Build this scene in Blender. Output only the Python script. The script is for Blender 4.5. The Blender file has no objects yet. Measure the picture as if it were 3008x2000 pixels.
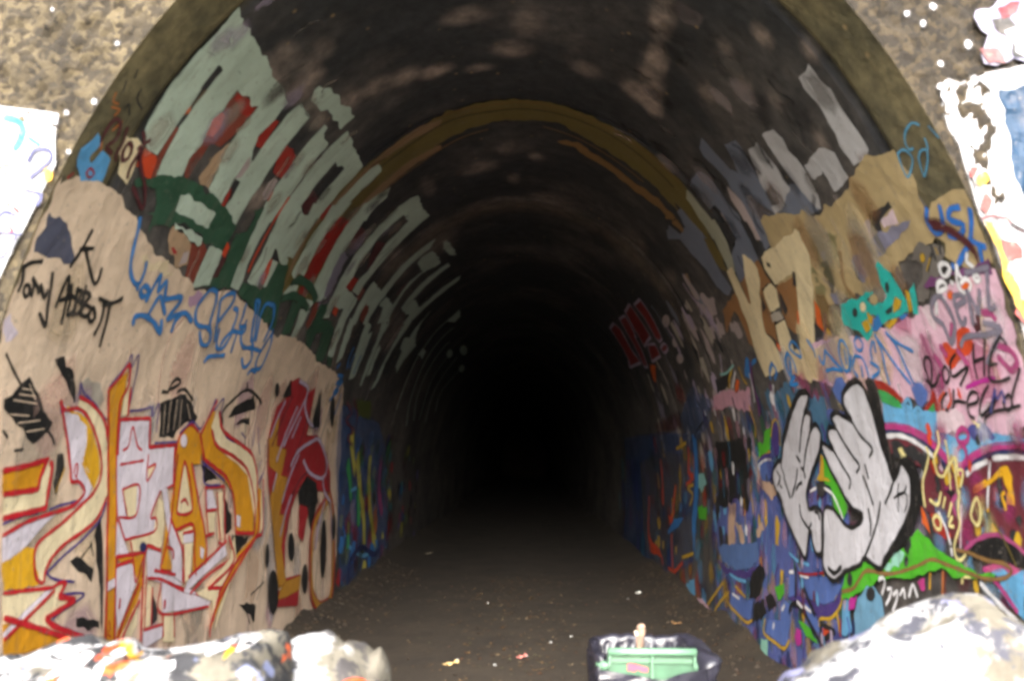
import bpy, bmesh, math, random
import numpy as np
from mathutils import Vector, Matrix
from mathutils.geometry import delaunay_2d_cdt


scene = bpy.context.scene
C = scene.collection

# ------------------------------------------------------------------ camera
cam_d = bpy.data.cameras.new('camera'); cam = bpy.data.objects.new('camera', cam_d); C.objects.link(cam)
_r, _u, _f = Vector((0.99980283, 0.01419704, 0.01388322)), Vector((-0.01193976, -0.12883743, 0.99159385)), Vector((-0.01586638, 0.9915641, 0.12864252))
cam.matrix_world = Matrix(((_r.x, _u.x, -_f.x, 0.094), (_r.y, _u.y, -_f.y, -3.988), (_r.z, _u.z, -_f.z, 1.887), (0, 0, 0, 1)))
cam_d.sensor_width = 36; cam_d.lens = 32.06
cam_d.clip_start = 0.05; cam_d.clip_end = 2000
cam_d.dof.use_dof = True; cam_d.dof.focus_distance = 9.0; cam_d.dof.aperture_fstop = 1.9
scene.camera = cam

# ------------------------------------------------------------------ sky and light
SUN_EL, SUN_AZ = 24, 184          # bright overcast, sun behind and above the camera
w = bpy.data.worlds.new('World'); scene.world = w; w.use_nodes = True
nt = w.node_tree; nt.nodes.clear()
sky = nt.nodes.new('ShaderNodeTexSky'); sky.sky_type = 'NISHITA'; sky.sun_disc = False
sky.sun_elevation = math.radians(SUN_EL); sky.sun_rotation = math.radians(SUN_AZ)
sky.air_density = 1.0; sky.dust_density = 4.0; sky.ozone_density = 1.0
hs = nt.nodes.new('ShaderNodeHueSaturation'); hs.inputs['Saturation'].default_value = 0.5
bg = nt.nodes.new('ShaderNodeBackground'); bg.inputs['Strength'].default_value = 0.08
wo = nt.nodes.new('ShaderNodeOutputWorld')
nt.links.new(sky.outputs[0], hs.inputs['Color']); nt.links.new(hs.outputs[0], bg.inputs[0]); nt.links.new(bg.outputs[0], wo.inputs[0])
sun_d = bpy.data.lights.new('sun', 'SUN'); sun = bpy.data.objects.new('sun', sun_d); C.objects.link(sun)
sun_d.energy = 1.5; sun_d.angle = math.radians(70); sun_d.color = (1.0, 0.995, 0.985)
_a, _e = math.radians(SUN_AZ), math.radians(SUN_EL)
sun_dir = Vector((math.sin(_a) * math.cos(_e), math.cos(_a) * math.cos(_e), math.sin(_e)))   # towards the sun
sun.rotation_euler = (-sun_dir).to_track_quat('-Z', 'Y').to_euler()
sun.location = sun_dir * 40

vs = scene.view_settings
vs.view_transform = 'Standard'; vs.look = 'None'; vs.gamma = 1.0; vs.use_curve_mapping = False
vs.exposure = 3.2
scene.render.engine = 'CYCLES'
cy = scene.cycles
cy.use_denoising = True
try: cy.denoiser = 'OPENIMAGEDENOISE'
except Exception: pass
cy.transparent_max_bounces = 24; cy.max_bounces = 10; cy.diffuse_bounces = 8; cy.glossy_bounces = 3; cy.sample_clamp_indirect = 6
cy.pixel_filter_type = 'BLACKMAN_HARRIS'; cy.filter_width = 3.3

# ------------------------------------------------------------------ measures of the tunnel (metres)
R, ZC = 2.35, 1.4758              # half width, height of the straight side walls
BH = 1.426 * R                    # rise of the elliptical vault
_pp = [(-R, z) for z in np.linspace(-0.6, ZC, 60)[:-1]] + [(R * math.cos(a), ZC + BH * math.sin(a)) for a in np.linspace(math.pi, 0, 1600)] + [(R, z) for z in np.linspace(ZC, -0.6, 60)[1:]]
PROF = np.array(_pp)
_TT = np.concatenate([[0], np.cumsum(np.hypot(*np.diff(PROF, axis=0).T))]) - 0.6    # arc length, 0 at the left foot of the wall
ARC = _TT[-1] - 0.6

def hash2(ix, iy, seed):
    n = (ix.astype(np.int64) * 374761393 + iy.astype(np.int64) * 668265263 + seed * 974711) & 0xffffffff
    n = ((n ^ (n >> 13)) * 1274126177) & 0xffffffff
    return ((n ^ (n >> 16)) & 0xffff) / 65535.0

def noise2(x, y, seed=0):
    x = np.asarray(x, float); y = np.asarray(y, float)
    ix, iy = np.floor(x), np.floor(y); fx, fy = x - ix, y - iy
    fx = fx * fx * (3 - 2 * fx); fy = fy * fy * (3 - 2 * fy)
    a, b, c, d = hash2(ix, iy, seed), hash2(ix + 1, iy, seed), hash2(ix, iy + 1, seed), hash2(ix + 1, iy + 1, seed)
    return (a * (1 - fx) + b * fx) * (1 - fy) + (c * (1 - fx) + d * fx) * fy

def fbm(x, y, seed=0, octs=4):
    v = 0; amp = 0.5; tot = 0
    for o in range(octs):
        v = v + amp * noise2(np.asarray(x) * 2 ** o, np.asarray(y) * 2 ** o, seed + o * 17); tot += amp; amp *= 0.55
    return v / tot

def wall_pt(s, t, off=0.0):
    """point on the lining: s metres into the tunnel, t metres round the profile, off metres proud of it"""
    s = np.asarray(s, float); t = np.asarray(t, float)
    x = np.interp(t, _TT, PROF[:, 0]); z = np.interp(t, _TT, PROF[:, 1])
    nx = np.where(z > ZC, -x / R ** 2, -np.sign(x)); nz = np.where(z > ZC, -(z - ZC) / BH ** 2, 0.0)
    l = np.hypot(nx, nz); nx, nz = nx / l, nz / l
    und = 0.008 * np.sin(1.7 * s + 0.9 * t) + 0.006 * np.sin(3.1 * t - 2.2 * s + 1)
    fade = np.clip(s / 0.4, 0, 1)
    o = off + und * fade
    return np.stack([x + nx * o, s + 0 * x, z + nz * o], axis=-1)

def portal_disp(x, z):
    """roughcast relief of the portal face, metres towards the viewer"""
    r = np.hypot(np.asarray(x) / R, np.maximum(np.asarray(z) - ZC, 0) / BH)
    r = np.where(np.asarray(z) < ZC, np.abs(x) / R, r)
    edge = np.clip((r - 1.0) * R / 0.10, 0, 1)
    n = 0.034 * np.maximum(fbm(x * 22, z * 17, 5, 3) - 0.40, 0) * 3.0 + 0.016 * np.maximum(fbm(x * 50, z * 38, 9, 2) - 0.45, 0) * 3.0 + 0.03 * (fbm(x * 2.2, z * 2.2, 2, 2) - 0.5)
    return n * edge

def portal_pt(x, z, off=0.0, fill=1.0, lift=0.0):
    x = np.asarray(x, float); z = np.asarray(z, float)
    return np.stack([x, -portal_disp(x, z) * fill - lift - off, z], axis=-1)

# ------------------------------------------------------------------ small helpers
def lin(c):
    return tuple(((v / 255) / 12.92 if v / 255 <= 0.04045 else ((v / 255 + 0.055) / 1.055) ** 2.4) for v in c)

def mesh_obj(name, verts, faces, mat, parent=None, smooth=False, cols=None):
    me = bpy.data.meshes.new(name); me.from_pydata([tuple(v) for v in verts], [], [tuple(f) for f in faces])
    me.materials.append(mat)
    if smooth: me.polygons.foreach_set('use_smooth', [True] * len(me.polygons))
    if cols is not None:
        ca = me.color_attributes.new('Col', 'FLOAT_COLOR', 'POINT')
        a = np.ones((len(verts), 4), np.float32); cols = np.asarray(cols); a[:, :cols.shape[1]] = cols
        ca.data.foreach_set('color', a.ravel())
    me.update()
    o = bpy.data.objects.new(name, me); C.objects.link(o)
    if parent: o.parent = parent
    return o

def empty(name, loc=(0, 0, 0), parent=None):
    o = bpy.data.objects.new(name, None); C.objects.link(o); o.location = loc; o.empty_display_size = 0.1
    if parent: o.parent = parent
    return o

def tag(o, label=None, cat=None, group=None, kind=None):
    if label: o['label'] = label
    if cat: o['category'] = cat
    if group: o['group'] = group
    if kind: o['kind'] = kind
    return o

def grid_faces(nu, nv):
    i = np.arange(nu - 1)[:, None] * nv + np.arange(nv - 1)[None, :]
    return np.stack([i, i + 1, i + nv + 1, i + nv], axis=-1).reshape(-1, 4)

def new_mat(name):
    m = bpy.data.materials.new(name); m.use_nodes = True
    b = m.node_tree.nodes['Principled BSDF']
    return m, m.node_tree, b

def N(t, typ, **kw):
    n = t.nodes.new(typ)
    for k, v in kw.items():
        if k in n.inputs.keys(): n.inputs[k].default_value = v
        else: setattr(n, k, v)
    return n

def ramp(t, a, b, ca=(0, 0, 0, 1), cb=(1, 1, 1, 1)):
    n = t.nodes.new('ShaderNodeValToRGB'); e = n.color_ramp.elements
    e[0].position = a; e[1].position = b; e[0].color = ca; e[1].color = cb
    return n

def mixc(t, typ, fac, a, b):
    n = t.nodes.new('ShaderNodeMix'); n.data_type = 'RGBA'; n.blend_type = typ
    for sock, v in ((n.inputs[0], fac), (n.inputs[6], a), (n.inputs[7], b)):
        if hasattr(v, 'links') or isinstance(v, bpy.types.NodeSocket): t.links.new(v, sock)
        else: sock.default_value = v
    return n.outputs[2]

def surf_nodes(t, b, bump=0.4, scale=55, rough=0.8, broad=0.0):
    pos = N(t, 'ShaderNodeNewGeometry')
    nz = N(t, 'ShaderNodeTexNoise', Scale=scale, Detail=5.0, Roughness=0.65); t.links.new(pos.outputs['Position'], nz.inputs['Vector'])
    bm_ = N(t, 'ShaderNodeBump', Strength=bump, Distance=0.006); t.links.new(nz.outputs['Fac'], bm_.inputs['Height']); t.links.new(bm_.outputs[0], b.inputs['Normal'])
    if broad:
        nb_ = N(t, 'ShaderNodeTexNoise', Scale=6.0, Detail=4.0, Roughness=0.6); t.links.new(pos.outputs['Position'], nb_.inputs['Vector'])
        b3 = N(t, 'ShaderNodeBump', Strength=broad, Distance=0.03); t.links.new(nb_.outputs['Fac'], b3.inputs['Height']); t.links.new(b3.outputs[0], bm_.inputs['Normal'])
    b.inputs['Roughness'].default_value = rough
    return pos, nz

# lining concrete: tint per vertex, fine soot grain and mineral specks on top
def lining_material():
    m, t, b = new_mat('sooted_concrete')
    at = N(t, 'ShaderNodeAttribute', attribute_name='Col')
    pos, nz = surf_nodes(t, b, 0.55, 40, 0.82, 0.5)
    n2 = N(t, 'ShaderNodeTexNoise', Scale=9.0, Detail=8.0, Roughness=0.7); t.links.new(pos.outputs['Position'], n2.inputs['Vector'])
    r2 = ramp(t, 0.34, 0.70, (0.5, 0.5, 0.5, 1), (1.5, 1.47, 1.42, 1)); t.links.new(n2.outputs['Fac'], r2.inputs[0])
    c1 = mixc(t, 'MULTIPLY', 1.0, at.outputs['Color'], r2.outputs[0])
    vo = N(t, 'ShaderNodeTexVoronoi', Scale=7.0); t.links.new(pos.outputs['Position'], vo.inputs['Vector'])
    rv = ramp(t, 0.06, 0.14, (1, 1, 1, 1), (0, 0, 0, 1)); t.links.new(vo.outputs['Distance'], rv.inputs[0])
    n3 = N(t, 'ShaderNodeTexNoise', Scale=1.3, Detail=2.0); t.links.new(pos.outputs['Position'], n3.inputs['Vector'])
    r3 = ramp(t, 0.47, 0.6); t.links.new(n3.outputs['Fac'], r3.inputs[0])
    mm = N(t, 'ShaderNodeMath', operation='MULTIPLY'); t.links.new(rv.outputs[0], mm.inputs[0]); t.links.new(r3.outputs[0], mm.inputs[1])
    c2 = mixc(t, 'MIX', mm.outputs[0], c1, (0.25, 0.17, 0.08, 1))
    t.links.new(c2, b.inputs['Base Color'])
    return m

# every paint on the walls: colour from the mesh, worn and dirty in the same way
def paint_material():
    m, t, b = new_mat('wall_paint')
    at = N(t, 'ShaderNodeAttribute', attribute_name='Col')
    pos, nz = surf_nodes(t, b, 0.45, 45, 0.62, 0.45)
    n1 = N(t, 'ShaderNodeTexNoise', Scale=2.6, Detail=7.0, Roughness=0.62); t.links.new(pos.outputs['Position'], n1.inputs['Vector'])
    r1 = ramp(t, 0.28, 0.72, (0.78, 0.775, 0.765, 1), (1.1, 1.1, 1.1, 1)); t.links.new(n1.outputs['Fac'], r1.inputs[0])
    c1 = mixc(t, 'MULTIPLY', 1.0, at.outputs['Color'], r1.outputs[0])
    mp = N(t, 'ShaderNodeMapping'); mp.inputs['Scale'].default_value = (1, 5, 0.7); t.links.new(pos.outputs['Position'], mp.inputs['Vector'])
    n2 = N(t, 'ShaderNodeTexNoise', Scale=3.0, Detail=6.0, Roughness=0.7); t.links.new(mp.outputs[0], n2.inputs['Vector'])
    r2 = ramp(t, 0.54, 0.78); t.links.new(n2.outputs['Fac'], r2.inputs[0])
    mf = N(t, 'ShaderNodeMath', operation='MULTIPLY'); mf.inputs[1].default_value = 0.6; t.links.new(r2.outputs[0], mf.inputs[0])
    c2 = mixc(t, 'MIX', mf.outputs[0], c1, (0.16, 0.13, 0.11, 1))
    n3 = N(t, 'ShaderNodeTexNoise', Scale=32.0, Detail=3.0, Roughness=0.6); t.links.new(pos.outputs['Position'], n3.inputs['Vector'])
    r3 = ramp(t, 0.63, 0.70); t.links.new(n3.outputs['Fac'], r3.inputs[0])
    mf3 = N(t, 'ShaderNodeMath', operation='MULTIPLY'); mf3.inputs[1].default_value = 0.55; t.links.new(r3.outputs[0], mf3.inputs[0])
    c3 = mixc(t, 'MIX', mf3.outputs[0], c2, (0.22, 0.19, 0.16, 1))
    t.links.new(c3, b.inputs['Base Color'])
    n4 = N(t, 'ShaderNodeTexNoise', Scale=60.0, Detail=2.0); t.links.new(pos.outputs['Position'], n4.inputs['Vector'])
    ad = N(t, 'ShaderNodeMath', operation='MULTIPLY_ADD'); ad.inputs[1].default_value = 1.0; t.links.new(n4.outputs['Fac'], ad.inputs[0]); ad.inputs[2].default_value = -0.5
    am = N(t, 'ShaderNodeMath', operation='MULTIPLY_ADD'); t.links.new(at.outputs['Alpha'], am.inputs[0]); am.inputs[1].default_value = 1.0
    # grainy overspray: the grain only matters where the paint thins out
    q1 = N(t, 'ShaderNodeMath', operation='SUBTRACT'); q1.inputs[0].default_value = 1.0; t.links.new(at.outputs['Alpha'], q1.inputs[1])
    q2 = N(t, 'ShaderNodeMath', operation='MULTIPLY'); t.links.new(q1.outputs[0], q2.inputs[0]); t.links.new(at.outputs['Alpha'], q2.inputs[1])
    q3 = N(t, 'ShaderNodeMath', operation='MULTIPLY'); t.links.new(q2.outputs[0], q3.inputs[0]); t.links.new(ad.outputs[0], q3.inputs[1])
    t.links.new(q3.outputs[0], am.inputs[2]); am.use_clamp = True
    t.links.new(am.outputs[0], b.inputs['Alpha'])
    return m

def speck_material():
    m, t, b = new_mat('roughcast')
    pos, nz = surf_nodes(t, b, 1.0, 60, 0.9)
    wn = N(t, 'ShaderNodeTexNoise', Scale=24.0, Detail=3.0); t.links.new(pos.outputs['Position'], wn.inputs['Vector'])
    wa = N(t, 'ShaderNodeVectorMath', operation='MULTIPLY_ADD'); wa.inputs[1].default_value = (0.045, 0.045, 0.045); t.links.new(wn.outputs['Color'], wa.inputs[0]); t.links.new(pos.outputs['Position'], wa.inputs[2])
    vo = N(t, 'ShaderNodeTexVoronoi', Scale=34.0, Randomness=1.0); t.links.new(wa.outputs[0], vo.inputs['Vector'])
    sep = N(t, 'ShaderNodeSeparateColor'); t.links.new(vo.outputs['Color'], sep.inputs[0])
    rp = ramp(t, 0.25, 0.95, (0.024, 0.018, 0.011, 1), (0.084, 0.066, 0.040, 1)); t.links.new(sep.outputs[0], rp.inputs[0])
    n1 = N(t, 'ShaderNodeTexNoise', Scale=3.2, Detail=7.0, Roughness=0.7); t.links.new(pos.outputs['Position'], n1.inputs['Vector'])
    r1 = ramp(t, 0.34, 0.66, (0.45, 0.42, 0.36, 1), (1.2, 1.18, 1.12, 1)); t.links.new(n1.outputs['Fac'], r1.inputs[0])
    c = mixc(t, 'MULTIPLY', 1.0, rp.outputs[0], r1.outputs[0])
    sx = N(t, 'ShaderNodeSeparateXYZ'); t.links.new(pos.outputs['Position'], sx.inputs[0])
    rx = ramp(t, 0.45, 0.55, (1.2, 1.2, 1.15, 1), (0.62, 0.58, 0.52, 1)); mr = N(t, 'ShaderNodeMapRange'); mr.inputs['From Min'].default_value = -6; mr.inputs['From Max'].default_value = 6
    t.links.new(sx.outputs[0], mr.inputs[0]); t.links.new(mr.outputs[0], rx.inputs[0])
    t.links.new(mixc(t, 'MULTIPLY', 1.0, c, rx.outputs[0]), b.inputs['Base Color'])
    b2 = N(t, 'ShaderNodeBump', Strength=0.6, Distance=0.010, invert=True); t.links.new(vo.outputs['Distance'], b2.inputs['Height'])
    old = b.inputs['Normal'].links[0].from_node; t.links.new(b2.outputs[0], old.inputs['Normal'])
    return m

def plain_material(name, col, rough=0.6, var=0.25, scale=6.0, bump=0.15, bscale=60, coat=0.0):
    m, t, b = new_mat(name)
    pos, nz = surf_nodes(t, b, bump, bscale, rough)
    n1 = N(t, 'ShaderNodeTexNoise', Scale=scale, Detail=5.0); t.links.new(pos.outputs['Position'], n1.inputs['Vector'])
    r1 = ramp(t, 0.3, 0.7, tuple(c * (1 - var) for c in col) + (1,), tuple(min(1, c * (1 + var)) for c in col) + (1,)); t.links.new(n1.outputs['Fac'], r1.inputs[0])
    t.links.new(r1.outputs[0], b.inputs['Base Color'])
    b.inputs['Coat Weight'].default_value = coat
    return m

def dirt_material(name, a, c, scale=1.5):
    m, t, b = new_mat(name)
    pos, nz = surf_nodes(t, b, 0.9, 28, 0.95)
    n1 = N(t, 'ShaderNodeTexNoise', Scale=scale, Detail=8.0, Roughness=0.7); t.links.new(pos.outputs['Position'], n1.inputs['Vector'])
    r1 = ramp(t, 0.3, 0.72, a + (1,), c + (1,)); t.links.new(n1.outputs['Fac'], r1.inputs[0])
    n2 = N(t, 'ShaderNodeTexNoise', Scale=70.0, Detail=3.0); t.links.new(pos.outputs['Position'], n2.inputs['Vector'])
    r2 = ramp(t, 0.35, 0.7, (0.6, 0.6, 0.6, 1), (1.4, 1.4, 1.4, 1)); t.links.new(n2.outputs['Fac'], r2.inputs[0])
    t.links.new(mixc(t, 'MULTIPLY', 1.0, r1.outputs[0], r2.outputs[0]), b.inputs['Base Color'])
    return m

MAT_LINING = lining_material(); MAT_PAINT = paint_material(); MAT_ROUGH = speck_material()
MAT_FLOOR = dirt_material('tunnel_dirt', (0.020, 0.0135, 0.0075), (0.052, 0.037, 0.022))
MAT_GROUND = dirt_material('pale_dirt', (0.24, 0.225, 0.20), (0.40, 0.385, 0.35), 0.6)
MAT_GRASS = dirt_material('scrub', (0.04, 0.06, 0.02), (0.10, 0.11, 0.04), 0.9)
MAT_CONC = plain_material('weathered_concrete', (0.30, 0.27, 0.21), 0.9)
PALETTE = dict(steelblue2=(72,112,176), lemonpale=(214,200,84), bluepanel=(36,84,150),beige2=(210,182,156), beige3=(230,212,192), beige4=(216,178,166), bluegrey=(186,188,196), darkolive=(66,56,34),
 olive=(108,94,46), ochre=(136,102,58), tanbrown=(140,112,82), brick=(128,58,42), red=(160,40,26), orange=(222,98,28), tanpink=(176,146,116), redorange=(206,72,34), pinkgrey=(178,162,160), maroon=(82,34,38), deepred=(150,24,14), crimson=(158,28,36),
 mint=(184,200,184), charcoal=(44,44,46), brownish=(110,92,72), greyviolet=(128,122,138), dkgreen=(46,84,62), beige=(222,197,172), cream2=(224,204,170), greybeige=(176,166,152), lilacpale=(208,194,206), mauve=(186,150,176), slate=(78,80,98),
 skyblue=(92,160,212), cream=(238,220,180), rust=(176,104,52), black=(20,20,20), blue=(52,122,190), lilacwhite=(222,212,222), orangeyellow=(214,148,22), yellow=(226,170,30), red2=(190,22,36), purple=(72,54,124), gold=(182,128,36), lilac=(178,162,184), navy=(32,42,92),
 wine=(104,40,50), olivegreen=(82,92,36), yellowgreen=(160,156,44), teal=(44,120,128), mustard=(200,160,36), palegrey=(186,184,186), slateblue=(112,118,134), greenwhite=(164,164,144), darkred=(132,28,22), tan=(182,160,118), olivegrey=(136,128,88), palepink=(220,196,204), slateviolet=(132,130,152), smoke=(112,106,100), dkgreen2=(54,60,52),
 ochre2=(150,106,64), creamtan=(224,206,166), pink=(226,184,202), creamtan2=(214,192,152), pink2=(206,154,170), turquoise=(36,178,168), azure=(40,128,198), skydim=(84,150,184), blue2=(44,112,196), violet=(112,62,108), white=(232,230,232), plum=(170,72,122), magenta=(188,44,148), magenta2=(184,58,128), indigo=(72,74,140), periwinkle2=(84,96,158), tealdark=(70,110,140), sky=(104,170,214),
 tealpale=(140,196,190), limegreen=(78,176,38), tan2=(196,164,140), periwinkle=(86,112,178), steelblue=(84,112,164), mint2=(150,206,186), steelsky=(112,160,190), plumdark=(96,44,96), green=(62,160,84), straw=(232,218,150), amber=(222,166,26), pink3=(200,88,136), handgrey=(206,204,210),
 portalwhite=(190,190,194), whitespeck=(168,166,168), azure2=(0,42,70), salmon=(140,52,48), lemon=(184,144,26), bluepale=(56,58,96), ochrepale=(104,62,22))
COLNAME = dict(steelblue2='steel_blue', lemonpale='pale_yellow', bluepanel='blue',cream2='cream', orangeyellow='orange_yellow', red2='red', lilacwhite='lilac_white', dkgreen='dark_green', dkgreen2='dark_green', ochre2='ochre', creamtan='cream_tan', creamtan2='cream_tan', pink2='pink', pink3='deep_pink', skydim='sky_blue', sky='sky_blue', skyblue='sky_blue', blue2='blue', magenta2='magenta', periwinkle2='periwinkle', tealdark='dark_teal', tealpale='pale_teal', tan2='tan', mint2='mint', plumdark='dark_plum', portalwhite='white', whitespeck='speckled_white', azure2='azure', bluepale='pale_blue', ochrepale='pale_ochre', palegrey='pale_grey', palepink='pale_pink', darkred='dark_red', deepred='deep_red', handgrey='pale_grey', pinkgrey='pink_grey', tanpink='pink_tan', tanbrown='tan_brown', redorange='red_orange', greyviolet='grey_violet', greybeige='grey_beige', lilacpale='pale_lilac', slateblue='slate_blue', slateviolet='slate_violet', greenwhite='green_white', olivegrey='olive_grey', olivegreen='olive_green', yellowgreen='yellow_green', limegreen='lime_green', steelblue='steel_blue', steelsky='steel_blue', brownish='brown')
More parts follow.
